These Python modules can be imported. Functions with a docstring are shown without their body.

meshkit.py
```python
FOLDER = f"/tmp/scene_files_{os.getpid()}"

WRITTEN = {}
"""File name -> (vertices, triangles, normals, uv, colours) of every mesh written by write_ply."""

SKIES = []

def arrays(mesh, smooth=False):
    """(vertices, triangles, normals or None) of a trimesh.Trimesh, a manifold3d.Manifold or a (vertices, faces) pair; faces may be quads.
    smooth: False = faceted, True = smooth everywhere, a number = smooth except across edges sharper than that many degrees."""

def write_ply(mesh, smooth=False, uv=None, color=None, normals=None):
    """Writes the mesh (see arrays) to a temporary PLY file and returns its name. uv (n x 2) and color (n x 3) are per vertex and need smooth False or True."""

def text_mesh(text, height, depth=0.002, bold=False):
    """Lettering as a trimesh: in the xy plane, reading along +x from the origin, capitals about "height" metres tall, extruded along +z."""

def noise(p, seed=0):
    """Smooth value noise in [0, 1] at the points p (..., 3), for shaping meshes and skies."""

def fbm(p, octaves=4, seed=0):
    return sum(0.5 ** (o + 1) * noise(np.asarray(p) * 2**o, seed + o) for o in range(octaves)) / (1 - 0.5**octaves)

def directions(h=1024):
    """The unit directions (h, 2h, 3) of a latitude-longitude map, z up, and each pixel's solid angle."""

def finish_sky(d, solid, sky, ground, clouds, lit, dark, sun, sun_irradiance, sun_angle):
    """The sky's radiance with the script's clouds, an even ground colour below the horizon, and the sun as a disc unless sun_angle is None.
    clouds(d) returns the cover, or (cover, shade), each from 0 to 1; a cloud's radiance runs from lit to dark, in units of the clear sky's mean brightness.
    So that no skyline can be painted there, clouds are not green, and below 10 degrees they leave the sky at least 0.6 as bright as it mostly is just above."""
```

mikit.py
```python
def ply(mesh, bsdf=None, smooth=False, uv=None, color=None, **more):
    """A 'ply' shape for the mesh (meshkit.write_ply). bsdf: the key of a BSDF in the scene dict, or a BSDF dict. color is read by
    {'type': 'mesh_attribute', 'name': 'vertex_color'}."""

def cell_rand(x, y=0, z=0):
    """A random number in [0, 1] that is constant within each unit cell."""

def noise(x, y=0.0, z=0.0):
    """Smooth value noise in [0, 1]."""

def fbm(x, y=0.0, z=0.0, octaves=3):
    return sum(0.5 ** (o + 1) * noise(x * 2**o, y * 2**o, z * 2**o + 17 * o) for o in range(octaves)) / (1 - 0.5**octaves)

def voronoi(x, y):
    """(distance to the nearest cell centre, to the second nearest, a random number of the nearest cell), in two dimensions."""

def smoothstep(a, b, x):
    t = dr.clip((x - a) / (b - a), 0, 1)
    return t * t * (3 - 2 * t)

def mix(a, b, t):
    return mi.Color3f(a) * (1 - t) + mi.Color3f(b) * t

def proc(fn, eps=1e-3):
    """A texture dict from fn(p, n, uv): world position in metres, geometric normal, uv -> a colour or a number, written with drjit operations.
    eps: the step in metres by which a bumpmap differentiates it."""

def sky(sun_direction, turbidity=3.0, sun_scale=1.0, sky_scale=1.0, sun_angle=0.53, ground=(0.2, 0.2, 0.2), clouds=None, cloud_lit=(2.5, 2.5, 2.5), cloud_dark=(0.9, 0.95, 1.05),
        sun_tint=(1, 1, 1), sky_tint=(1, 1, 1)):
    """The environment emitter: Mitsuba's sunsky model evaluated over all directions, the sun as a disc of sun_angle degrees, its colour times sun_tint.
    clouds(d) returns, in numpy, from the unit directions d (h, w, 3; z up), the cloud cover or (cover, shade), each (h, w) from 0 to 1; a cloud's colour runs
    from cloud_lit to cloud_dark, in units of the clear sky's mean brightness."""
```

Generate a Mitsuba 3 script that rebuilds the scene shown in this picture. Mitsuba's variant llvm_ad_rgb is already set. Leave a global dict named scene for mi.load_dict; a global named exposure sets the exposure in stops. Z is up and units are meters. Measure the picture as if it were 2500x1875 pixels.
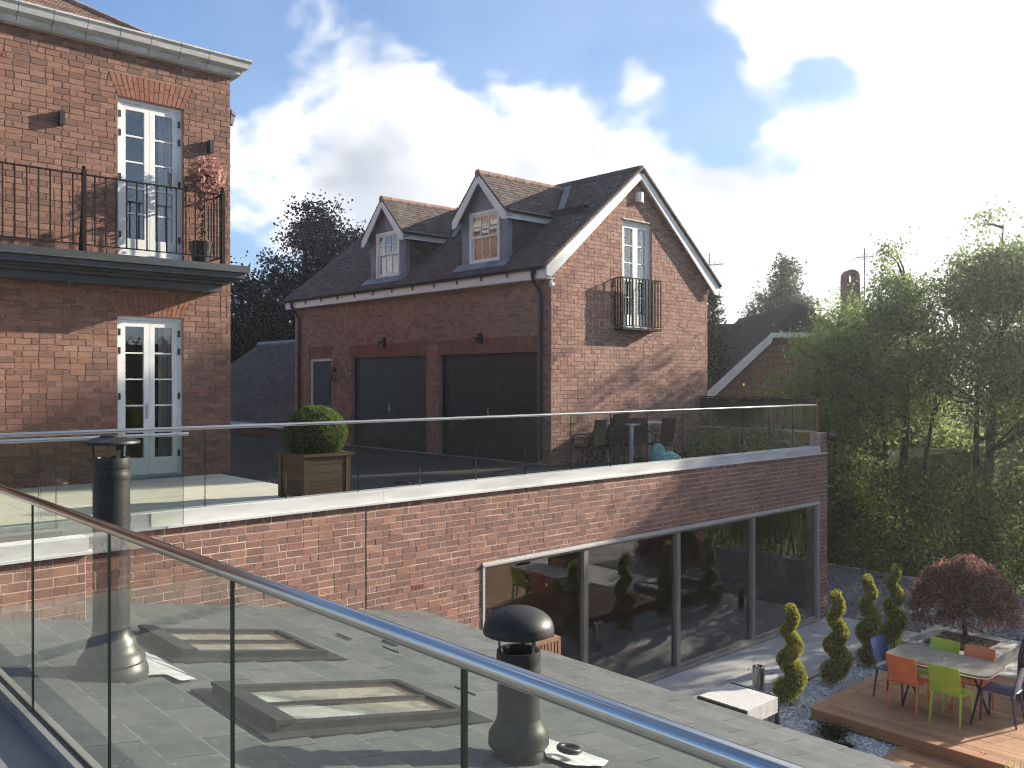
import math, random
import numpy as np
import drjit as dr
import mitsuba as mi
import mikit
from mikit import proc, noise, fbm, voronoi, cell_rand, smoothstep, mix
import meshkit
from shapely.geometry import Polygon, LineString, box as sbox

T = mi.ScalarTransform4f
scene, labels = {}, {}
R_ = random.Random(7)
G_ = np.random.default_rng(11)

# ------------------------------------------------------------------ camera, sky, exposure
EYE = np.array([0.0, 0.0, 5.05])
FW = np.array([0.6753, 0.7375, 0.0])
FW /= np.linalg.norm(FW)
PITCH = math.radians(0.2265)
scene['camera'] = {'type': 'perspective', 'fov': 60.35, 'fov_axis': 'x', 'near_clip': 0.05, 'far_clip': 3000.0,
                   'to_world': T().look_at(origin=EYE.tolist(), target=[FW[0], FW[1], 5.05 - math.tan(PITCH)], up=[0, 0, 1])}
SUN = np.array([1.0, -0.28, 0.385])
SUN /= np.linalg.norm(SUN)


def aim(az, el):
    """unit direction: az degrees to the right of the way the terrace looks, el degrees up"""
    a = math.atan2(FW[1], FW[0]) - math.radians(az)
    e = math.radians(el)
    return np.array([math.cos(a) * math.cos(e), math.sin(a) * math.cos(e), math.sin(e)])


# cloud banks: azimuth, elevation, radius (degrees), strength; GAPS are clear patches
BANKS = [(-9.5, 19.5, 4.5, .50), (-6, 16, 4.5, .45), (-4, 13.5, 4, .45), (0, 16, 4, .30), (-13, 16, 4, .32), (-13, 11, 4, .22), (4, 14.5, 3.5, .42), (8, 14, 3, .3), (5, 19, 2, .2), (8, 19.0, 1.3, .3), (9, 17.6, 1.8, .35),
         (-21, 13, 4, .18), (0, 9, 5, .28), (7, 8, 6, .35), (-8, 7, 5, .2), (-20, 5, 6, .3), (-19, 15, 4, .28), (-15, 20, 3, .25), (14, 11, 3.5, .4),
         (17, 15, 2.6, .5), (16, 19, 2, .4), (18, 22, 4, .65), (26, 8, 8, .75), (24, 0, 10, .8), (29, 18, 7, .72), (25, 24, 4, .55), (17, 6, 5, .7), (36, 12, 14, 1.0), (48, 22, 20, .9), (70, 25, 22, .6)]
GAPS = [(-2, 22.5, 4.5, .40), (9, 21.5, 4, .30), (3, 20.5, 3, .3), (13.5, 17.5, 3.0, .45), (13.0, 14, 2.2, .32), (17.5, 17.6, 2.0, .40), (20, 17.6, 2.2, .34), (22.5, 18.6, 1.8, .26), (18.5, 11.5, 2.6, .42), (15.5, 13.5, 2.4, .3), (18, 13.0, 1.6, .35), (-19, 22, 5, .30), (-17, 18, 3, .25), (-24, 17, 4, .2), (-7, 10, 3, .22), (-17, 9, 4, .15), (6.5, 12, 2.5, .2)]


def clouds(d):
    q = d / (d[..., 2:3] + 0.45)
    P = lambda k, o: np.stack([q[..., 0] * k + o, q[..., 1] * k, q[..., 2] * k * .7], -1)
    wq = meshkit.fbm(P(4.0, 2.0), 3, 21) - .5
    f = meshkit.fbm(P(6.5, 0.) + wq[..., None] * 1.6, 7, 5)
    f2 = meshkit.fbm(P(2.3, 9.), 4, 9)
    b = np.zeros(d.shape[:2])
    for sgn, L in ((1, BANKS), (-1, GAPS)):
        for az, el, r, w in L:
            ang = np.degrees(np.arccos(np.clip(d @ aim(az, el), -1, 1)))
            b = b + sgn * w * np.exp(-(ang / r) ** 2)
    f4 = meshkit.fbm(P(19., 4.) + wq[..., None] * 3., 5, 31)
    x = (f - .5) * 1.5 + (f2 - .5) * .5 + (f4 - .5) * .45 + b
    t = np.clip((x - .06) / .38, 0, 1)
    low = np.exp(-np.degrees(np.arcsin(np.clip(d[..., 2], 0, 1))) / 7.0)
    glow = np.exp(-np.degrees(np.arccos(np.clip(d @ SUN, -1, 1))) / 32.0)   # thin veil of high cloud that thickens towards the sun
    cover = .06 + .26 * low + .42 * glow
    cover = cover + (.98 - cover) * t * t * (3 - 2 * t)
    f3 = meshkit.fbm(P(5.0, 3.) + wq[..., None], 4, 2)
    away = np.clip((np.degrees(np.arccos(np.clip(d @ SUN, -1, 1))) - 38) / 45, 0, 1)   # clouds far from the sun are less bright
    shade = np.clip((f3 - .5) * (1.6 + 1.2 * away) + .10 + .40 * away, 0, .95)
    return cover, shade


scene['sky'] = mikit.sky(SUN.tolist(), turbidity=3.0, clouds=clouds, sun_scale=4.3,
                         cloud_lit=(3.6, 3.6, 3.6), cloud_dark=(1.55, 1.68, 1.9), sky_tint=(.80, 1.10, 1.52), sky_scale=1.45, sun_tint=(.80, .98, 1.42))
exposure = 1.7


# ------------------------------------------------------------------ materials
def principled(col, rough=.6, metal=0.0, spec=.4, **k):
    c = col if isinstance(col, dict) else {'type': 'rgb', 'value': list(col)}
    return {'type': 'twosided', 'b': {'type': 'principled', 'base_color': c, 'roughness': rough, 'metallic': metal, 'specular': spec, **k}}


def mat(name, d):
    scene['m_' + name] = d


def two(c1, c2, sc=(6, 6, 6), lo=.3, hi=.7, oct=3):
    def fn(p, n, uv):
        return mix(c1, c2, smoothstep(lo, hi, fbm(p.x * sc[0], p.y * sc[1], p.z * sc[2], oct)))
    return proc(fn)


def brick_fn(p, n, uv):
    r = uv.x
    k = uv.y
    r2 = dr.abs(dr.sin(r * 91.7))
    r3 = dr.abs(dr.sin(r * 47.3 + 1.0))
    house = mix(mix((.195, .100, .072), (.236, .132, .097), r2), (.158, .090, .070), smoothstep(.82, .92, r3))
    ret = mix(mix((.228, .120, .094), (.272, .150, .117), r2), (.192, .110, .091), smoothstep(.60, .85, r3))
    ret = mix(ret, (.315, .165, .115), smoothstep(.975, .98, r))
    gar = mix(mix((.295, .166, .125), (.34, .203, .156), r2), (.25, .135, .105), smoothstep(.82, .9, r3))
    arch = mix((.205, .092, .064), (.250, .115, .082), r2)
    c = dr.select(k < .5, house, dr.select(k < 1.5, ret, dr.select(k < 2.5, gar, arch)))
    g = fbm(p.x * 38, p.y * 38, p.z * 52, 3)
    c = c * (.66 + .50 * g)
    # lime bloom that ran down the garden wall, and sparse pale scuffs elsewhere
    bl = smoothstep(.56, .82, fbm(p.x * 1.1 + 7, p.y * .9, p.z * .55, 4)) * smoothstep(.35, .65, fbm(p.x * 9, p.y * 9, p.z * 4, 3))
    amt = dr.select((k > .5) & (k < 1.5), bl * .55, bl * .12)
    c = c * (1 - amt) + mi.Color3f(.52, .45, .40) * amt
    return c


def grain_h(p, n, uv):
    return fbm(p.x * 60, p.y * 60, p.z * 60, 3)


mat('brick', {'type': 'twosided', 'b': {'type': 'bumpmap', 'scale': .0035, 't': proc(grain_h, 2e-3),
    'b': {'type': 'principled', 'base_color': proc(brick_fn), 'roughness': .88, 'specular': .25}}})
mat('mortar_house', principled(two((.20, .125, .095), (.26, .17, .13), (9, 9, 9)), .95, spec=.1))
mat('mortar_wall', principled(two((.42, .31, .25), (.54, .42, .34), (5, 5, 5)), .95, spec=.1))
mat('mortar_garage', principled(two((.28, .19, .15), (.35, .25, .205), (7, 7, 7)), .95, spec=.1))
mat('white_paint', principled(two((.62, .615, .59), (.68, .675, .65), (3, 3, 1.2)), .38, spec=.45))
mat('white_coping', principled(two((.42, .42, .41), (.52, .52, .505), (1.6, 6, 9), oct=4), .45, spec=.4))
mat('cornice', principled(two((.36, .36, .35), (.47, .47, .45), (2.5, 2.5, 9), oct=4), .7))
mat('anthracite', principled(two((.024, .029, .032), (.036, .041, .044), (3, 3, 10)), .45, spec=.5))
mat('iron', principled(two((.007, .0068, .0068), (.013, .011, .010), (30, 30, 8)), .8, spec=.15))
mat('black_plastic', principled((.018, .018, .02), .38, spec=.5))
mat('black_paint', principled(two((.008, .010, .012), (.013, .015, .018), (2, 2, 5)), .45, spec=.4))
mat('flue', principled(two((.012, .012, .0125), (.019, .019, .02), (8, 8, 8)), .46, spec=.3))
mat('flue_skirt', principled(two((.04, .04, .038), (.07, .068, .062), (9, 9, 9)), .42, metal=.6, spec=.5))
mat('lead', principled(two((.13, .145, .165), (.20, .215, .235), (3, 3, 2)), .6, spec=.4))
mat('foil', principled(two((.55, .56, .57), (.70, .71, .72), (12, 12, 12)), .35, metal=.35))


def steel_fn(p, n, uv):
    return mi.Color3f(.50, .497, .488) * (.9 + .2 * fbm(p.x * 3, p.y * 3, p.z * 3, 2))


mat('steel', principled(proc(steel_fn), .14, metal=1.0))
mat('steel_dull', principled((.42, .42, .41), .38, metal=1.0))


def tone_fn(a, b, sc, amp=.3):
    """between a and b by each piece's own uv.x, with a grain in space"""
    def fn(p, n, uv):
        g = fbm(p.x * sc[0], p.y * sc[1], p.z * sc[2], 3)
        return mix(a, b, uv.x) * (1 - amp / 2 + amp * g)
    return proc(fn)




def slate_fn(p, n, uv):
    g = fbm(p.x * 7, p.y * 7, p.z * 7, 3)
    c = mix((.069, .077, .078), (.095, .102, .102), uv.x) * (.75 + .5 * g)
    sp = smoothstep(.80, .86, fbm(p.x * 38, p.y * 38, 3.0, 2)) * .5
    sp = dr.maximum(sp, smoothstep(.955, .985, uv.y) * smoothstep(.25, .55, fbm(p.x * 9, p.y * 9, 5.0, 3)) * .55)  # pale tail edge: sun caught on the slate ends, put into the colour
    st = smoothstep(.55, .85, fbm(p.x * .9 + 3, p.y * 3.1, 2.0, 4)) * .22
    return c * (1 - sp * .6) * (1 - st) + mi.Color3f(.26, .265, .24) * sp * .6


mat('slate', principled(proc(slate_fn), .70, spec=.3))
mat('far_tile', principled((.030, .025, .023), .9, spec=.15))
mat('roof_tile', principled(tone_fn((.068, .055, .049), (.115, .092, .080), (14, 14, 14), .5), .85, spec=.2))
mat('house_tile', principled(tone_fn((.16, .105, .08), (.24, .17, .13), (14, 14, 14), .5), .85, spec=.2))
mat('ridge_tile', principled(tone_fn((.20, .12, .095), (.27, .17, .135), (14, 14, 14), .4), .85, spec=.2))
mat('deck_wood', principled(tone_fn((.25, .125, .065), (.38, .21, .115), (26, 1.3, 26), .6), .62, spec=.3))
mat('planter_wood', principled(tone_fn((.062, .030, .017), (.105, .055, .031), (2.2, 2.2, 30), .8), .6, spec=.35))
mat('screen_wood', principled(tone_fn((.16, .085, .052), (.24, .13, .08), (20, 20, 1.5), .5), .6, spec=.3))
mat('fence_wood', principled(tone_fn((.055, .042, .032), (.085, .064, .048), (20, 20, 2), .6), .85, spec=.2))
mat('pebble_white', principled(tone_fn((.36, .36, .35), (.62, .62, .60), (20, 20, 20), .3), .8, spec=.3))
mat('pebble_dark', principled(tone_fn((.13, .12, .115), (.30, .285, .27), (20, 20, 20), .3), .8, spec=.3))
mat('bark_chip', principled(tone_fn((.05, .035, .025), (.17, .13, .10), (20, 20, 20), .3), .9, spec=.2))
mat('bark', principled(two((.035, .028, .022), (.075, .06, .048), (14, 14, 4)), .9, spec=.2))


def asphalt_fn(p, n, uv):
    a = fbm(p.x * 45, p.y * 45, p.z * 45, 2)
    b = fbm(p.x * .7, p.y * .7, 2.0, 4)
    c = mix((.022, .023, .025), (.05, .05, .05), a) * (.8 + .5 * b)
    grit = smoothstep(.62, .9, fbm(p.x * 16, p.y * 16, 4.0, 2)) * smoothstep(11.2, 9.8, p.y) * .35
    return c * (1 - grit) + mi.Color3f(.30, .28, .25) * grit


mat('asphalt', principled(proc(asphalt_fn), .9, spec=.25))


def paving_fn(p, n, uv):
    g = fbm(p.x * .9, p.y * 5.0, 1.0, 4)
    f = fbm(p.x * 30, p.y * 30, 1.0, 2)
    c = mix((.46, .425, .36), (.58, .545, .47), g) * (.93 + .14 * f)
    jx = dr.abs(p.x / .9 - dr.round(p.x / .9)) * .9
    jy = dr.abs(p.y / .6 - dr.round(p.y / .6)) * .6
    j = 1 - smoothstep(.002, .006, dr.minimum(jx, jy))
    return c * (1 - .35 * j)


mat('paving', principled(proc(paving_fn), .55, spec=.35))


def patio_fn(p, n, uv):
    g = fbm(p.x * 1.3, p.y * 1.3, 1.0, 5)
    f = fbm(p.x * 40, p.y * 40, 1.0, 2)
    c = mix((.27, .27, .265), (.37, .365, .355), g) * (.92 + .16 * f)
    jx = dr.abs(p.x / 1.2 - dr.round(p.x / 1.2)) * 1.2
    jy = dr.abs(p.y / .92 - .17 - dr.round(p.y / .92 - .17)) * .92
    j = 1 - smoothstep(.002, .007, dr.minimum(jx, jy))
    return c * (1 - .45 * j)


mat('patio', principled(proc(patio_fn), .7, spec=.3))
mat('deck_stone', principled(two((.140, .142, .132), (.195, .198, .184), (1.2, 1.2, 1.2), oct=5), .6, spec=.35))
mat('soil', principled(two((.035, .027, .02), (.07, .055, .042), (6, 6, 6)), .95, spec=.1))
mat('lawn', principled(two((.03, .045, .016), (.06, .085, .03), (3, 3, 3)), .95, spec=.1))
mat('stone_rim', principled(two((.30, .288, .262), (.42, .405, .375), (6, 6, 6), oct=4), .75, spec=.25))
mat('skylight_frame', principled(two((.014, .015, .015), (.026, .026, .026), (6, 6, 6)), .5))
mat('mill_frame', principled(two((.20, .185, .165), (.26, .24, .215), (4, 4, 1)), .45, metal=.25))
mat('head_trim', principled((.46, .46, .45), .4, metal=.3))
mat('door_grey', principled(two((.58, .60, .585), (.66, .67, .655), (3, 3, 1.2)), .4, spec=.45))
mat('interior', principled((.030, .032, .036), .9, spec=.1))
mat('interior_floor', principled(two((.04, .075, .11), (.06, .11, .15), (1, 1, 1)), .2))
mat('curtain', principled(two((.50, .48, .43), (.64, .62, .57), (30, 30, .6)), .9, spec=.1))
mat('pane_backing', principled(two((.13, .108, .10), (.17, .145, .135), (2, 40, 2)), .9, spec=.1))
mat('orange_plastic', principled(two((.60, .17, .06), (.68, .20, .07), (7, 7, 7)), .4, spec=.45))
mat('green_plastic', principled(two((.32, .46, .045), (.37, .52, .06), (7, 7, 7)), .4, spec=.45))
mat('blue_plastic', principled((.012, .028, .115), .22, spec=.6))
mat('table_top', principled(two((.14, .13, .11), (.19, .176, .152), (9, 9, 9)), .42, spec=.4))
mat('bag', principled(two((.16, .42, .42), (.24, .54, .53), (9, 9, 9)), .35, spec=.5))
mat('mesh_black', principled((.010, .0105, .0115), .95, spec=.03))
mat('tube_grey', principled((.03, .031, .033), .4, metal=.3))
mat('pale_metal', principled((.50, .52, .53), .4, metal=.2))
mat('blue_tool', principled((.03, .10, .42), .35, spec=.5))
mat('rib_white', principled((.66, .65, .62), .5))
mat('far_render', principled(two((.17, .095, .07), (.23, .13, .095), (3, 3, 9)), .9, spec=.1))
mat('glass', {'type': 'thindielectric', 'int_ior': 1.52, 'specular_transmittance': {'type': 'rgb', 'value': [.80, .845, .805]}})
mat('glass_near', {'type': 'thindielectric', 'int_ior': 1.50, 'specular_transmittance': {'type': 'rgb', 'value': [.83, .88, .835]}})
mat('glass_door', {'type': 'thindielectric', 'int_ior': 1.85, 'specular_transmittance': {'type': 'rgb', 'value': [.75, .78, .78]}})
mat('glass_solar', {'type': 'thindielectric', 'int_ior': 1.80, 'specular_transmittance': {'type': 'rgb', 'value': [.24, .29, .325]}})
mat('glass_roof', {'type': 'thindielectric', 'int_ior': 1.5, 'specular_transmittance': {'type': 'rgb', 'value': [.86, .88, .86]}})
mat('glass_edge', principled((.006, .016, .011), .15, spec=.6))
mat('sky_blind', principled(two((.25, .26, .235), (.40, .405, .375), (7, 7, 7), .42, .62, oct=5), .8))


def leaf_fn(p, n, uv):
    r = uv.x
    k = uv.y
    v = .75 + .5 * dr.abs(dr.sin(r * 61.0))
    green = mix((.125, .185, .065), (.235, .285, .10), r)
    copper = mix((.010, .008, .010), (.022, .016, .018), r)
    boxc = mix((.045, .085, .022), (.12, .16, .036), r)
    lime = mix((.17, .21, .028), (.42, .40, .06), r)
    maple = mix((.145, .072, .062), (.285, .155, .128), r)
    pink = mix((.26, .13, .12), (.46, .29, .25), r)
    conif = mix((.012, .022, .014), (.028, .042, .024), r)
    far = mix((.035, .055, .030), (.070, .090, .045), r)
    c = dr.select(k < .5, green, dr.select(k < 1.5, copper, dr.select(k < 2.5, boxc, dr.select(k < 3.5, lime,
        dr.select(k < 4.5, maple, dr.select(k < 5.5, pink, dr.select(k < 6.5, conif, far)))))))
    return c * v


mat('leaf_dark', principled((.0075, .006, .0065), .95, spec=.02))
mat('leaf', {'type': 'principledthin', 'base_color': proc(leaf_fn), 'roughness': .36, 'diff_trans': 1.05, 'spec_trans': 0.0, 'eta': 1.4})


# ------------------------------------------------------------------ mesh helpers
class MB:
    """collects pieces into one mesh; each piece may carry a uv that names its tone"""
    def __init__(s):
        s.v, s.f, s.u, s.n = [], [], [], 0

    def add(s, v, f, uv=(0., 0.)):
        v = np.asarray(v, float).reshape(-1, 3)
        f = np.asarray(f, int)
        if f.shape[1] == 4:
            f = np.vstack([f[:, [0, 1, 2]], f[:, [0, 2, 3]]])
        s.v.append(v); s.f.append(f + s.n); s.n += len(v)
        u = np.asarray(uv, float)
        s.u.append(np.broadcast_to(u, (len(v), 2)) if u.ndim == 1 else u)
        return s

    def box(s, x0, x1, y0, y1, z0, z1, uv=(0., 0.)):
        return s.add(*box_vf(x0, x1, y0, y1, z0, z1), uv)

    def obox(s, c, ax, half, uv=(0., 0.)):
        v, f = box_vf(-half[0], half[0], -half[1], half[1], -half[2], half[2])
        return s.add(np.asarray(c) + v @ np.asarray(ax, float), f, uv)

    def bar(s, a, b, w, h, up=(0, 0, 1), uv=(0., 0.)):
        """rectangular bar from a to b"""
        a, b = np.asarray(a, float), np.asarray(b, float)
        d = b - a; L = np.linalg.norm(d); d = d / L
        x = np.cross(d, up)
        if np.linalg.norm(x) < 1e-6:
            x = np.cross(d, (1, 0, 0))
        x /= np.linalg.norm(x); y = np.cross(x, d)
        return s.obox((a + b) / 2, [d, x, y], (L / 2, w / 2, h / 2), uv)

    def tube(s, pts, r, n=10, caps=True, uv=(0., 0.)):
        v, f = tube_vf(pts, r, n, caps)
        return s.add(v, f, uv)

    def lathe(s, prof, c=(0, 0, 0), n=32, uv=(0., 0.)):
        v, f = lathe_vf(prof, n)
        return s.add(v + np.asarray(c, float), f, uv)

    def prism(s, poly, o, ux, uy, depth, uv=(0., 0.)):
        """poly in the plane o + a ux + b uy, extruded by the vector depth"""
        v, f = prism_vf(poly, o, ux, uy, depth)
        return s.add(v, f, uv)

    def mesh(s):
        return np.vstack(s.v), np.vstack(s.f)

    def uv(s):
        return np.vstack(s.u)


def box_vf(x0, x1, y0, y1, z0, z1):
    v = np.array([[x, y, z] for x in (x0, x1) for y in (y0, y1) for z in (z0, z1)], float)
    f = np.array([[0, 1, 3, 2], [4, 6, 7, 5], [0, 4, 5, 1], [2, 3, 7, 6], [0, 2, 6, 4], [1, 5, 7, 3]])
    return v, f


def tube_vf(pts, r, n=10, caps=True):
    pts = np.asarray(pts, float)
    m = len(pts)
    r = np.broadcast_to(np.asarray(r, float), (m,))
    d = np.gradient(pts, axis=0)
    d /= np.linalg.norm(d, axis=1, keepdims=True) + 1e-12
    up = np.array([0, 0, 1.]) if abs(d[0, 2]) < .9 else np.array([1., 0, 0])
    a = np.arange(n) * 2 * np.pi / n
    vs = []
    x = np.cross(d[0], up); x /= np.linalg.norm(x)
    for i in range(m):
        x = x - d[i] * (x @ d[i]); x /= np.linalg.norm(x) + 1e-12
        y = np.cross(d[i], x)
        vs.append(pts[i] + r[i] * (np.cos(a)[:, None] * x + np.sin(a)[:, None] * y))
    v = np.vstack(vs)
    i = np.arange(n); j = (i + 1) % n
    f = np.vstack([np.stack([k * n + i, k * n + j, (k + 1) * n + j, (k + 1) * n + i], 1) for k in range(m - 1)])
    f = np.vstack([f[:, [0, 1, 2]], f[:, [0, 2, 3]]])
    if caps:
        c0, c1 = len(v), len(v) + 1
        v = np.vstack([v, pts[:1], pts[-1:]])
        f = np.vstack([f, np.stack([np.full(n, c0), j, i], 1), np.stack([np.full(n, c1), (m - 1) * n + i, (m - 1) * n + j], 1)])
    return v, f


def lathe_vf(prof, n=32):
    prof = np.asarray(prof, float)
    m = len(prof)
    a = np.arange(n) * 2 * np.pi / n
    v = np.vstack([np.stack([q[0] * np.cos(a), q[0] * np.sin(a), np.full(n, q[1])], 1) for q in prof])
    i = np.arange(n); j = (i + 1) % n
    f = np.vstack([np.stack([k * n + i, k * n + j, (k + 1) * n + j, (k + 1) * n + i], 1) for k in range(m - 1)])
    return v, np.vstack([f[:, [0, 1, 2]], f[:, [0, 2, 3]]])


def tri_poly(poly):
    import trimesh
    p = poly if isinstance(poly, Polygon) else Polygon(poly)
    return trimesh.creation.triangulate_polygon(p, engine='earcut')


def prism_vf(poly, o, ux, uy, depth):
    import trimesh
    p = poly if isinstance(poly, Polygon) else Polygon(poly)
    v2, f2 = trimesh.creation.triangulate_polygon(p, engine='earcut')
    o, ux, uy, depth = (np.asarray(q, float) for q in (o, ux, uy, depth))
    base = o + v2[:, :1] * ux + v2[:, 1:2] * uy
    v = [base, base + depth]
    n = len(v2)
    f = [f2[:, ::-1], f2 + n]
    at = 2 * n
    for ring in [p.exterior, *p.interiors]:
        c = np.asarray(ring.coords)[:-1]
        w = o + c[:, :1] * ux + c[:, 1:2] * uy
        k = len(c)
        v += [w, w + depth]
        i = np.arange(k); j = (i + 1) % k
        f.append(np.vstack([np.stack([at + i, at + j, at + k + j], 1), np.stack([at + i, at + k + j, at + k + i], 1)]))
        at += 2 * k
    return np.vstack(v), np.vstack(f)


USED = {}


def numbered(key):
    if key not in USED:
        USED[key] = 0
        return key
    USED[key] += 1
    return f'{key}_{USED[key]:03d}'


def thing(name, label, cat, group=None):
    key = numbered(name)
    labels[key] = {'label': label, 'category': cat}
    if group:
        labels[key]['group'] = group
    return key


def obj(parent, name, mb, m, smooth=False, uv=False, label=None, kind=None):
    """ONE entry of the scene: a part of parent (or the thing itself when parent is None)"""
    key = numbered(f'{parent}__{name}' if parent else name)
    if isinstance(mb, MB):
        mesh, u = mb.mesh(), mb.uv()
    else:
        mesh, u = mb, None
    if not uv:
        u = None
    if u is not None and smooth not in (False, True):
        smooth = True
    scene[key] = mikit.ply(mesh, 'm_' + m, smooth=smooth, uv=u)
    if label or kind:
        labels[key] = {**labels.get(key, {}), **({'label': label} if label else {}), **({'kind': kind} if kind else {})}
    return key


def self_mesh(key, mb, m, smooth=False, uv=False):
    """the entry of a thing that is one mesh"""
    scene[key] = mikit.ply(mb.mesh(), 'm_' + m, smooth=True if (uv and smooth) else smooth, uv=mb.uv() if uv else None)


def struct(name, mb, m, smooth=False, uv=False, kind='structure', label=None):
    key = numbered(name)
    self_mesh(key, mb, m, smooth, uv)
    labels[key] = {'kind': kind, **({'label': label} if label else {})}
    return key


def rnd(a=0., b=1.):
    return R_.uniform(a, b)


def in_view(P, margin=1.0):
    """P (n,3): depth, and whether the point falls within the picture"""
    d = P - EYE
    fw = d @ FW
    rt = d @ np.array([FW[1], -FW[0], 0])
    x, y = rt / np.maximum(fw, 1e-6), d[:, 2] / np.maximum(fw, 1e-6)
    return fw, (fw > .3) & (np.abs(x) < .5814 * margin) & (np.abs(y) < .436 * margin)


COURSE, JOINT, STR = .0855, .011, .205


def rows_of(poly, z0, z1, bond=(1, 1, .5), seed=1):
    """bricks (u0, u1, za, zb) laid in courses over the polygon, cut where it ends"""
    rr = random.Random(seed)
    out = []
    umin, _, umax, _ = poly.bounds
    j = 0
    z = z0
    while z < z1 - .02:
        zb = min(z + COURSE, z1)
        hit = poly.intersection(LineString([(umin - 1, (z + zb) / 2), (umax + 1, (z + zb) / 2)]))
        segs = [g for g in getattr(hit, 'geoms', [hit]) if g.length > .03]
        if segs:
            u = umin - STR * (1.6 if j % 2 else 1.1) - rr.uniform(0, .02)
            cuts, k = [], (j * 2) % len(bond)
            while u < umax + .3:
                cuts.append(u)
                u += STR * bond[k % len(bond)]
                k += 1
                if rr.random() < .05:
                    k += 1
            for g in segs:
                a, b = sorted((g.coords[0][0], g.coords[-1][0]))
                xs = [a] + [c for c in cuts if a + .045 < c < b - .045] + [b]
                for p, q in zip(xs[:-1], xs[1:]):
                    out.append((p, q, z, zb))
        z = zb; j += 1
    return np.array(out)


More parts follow.
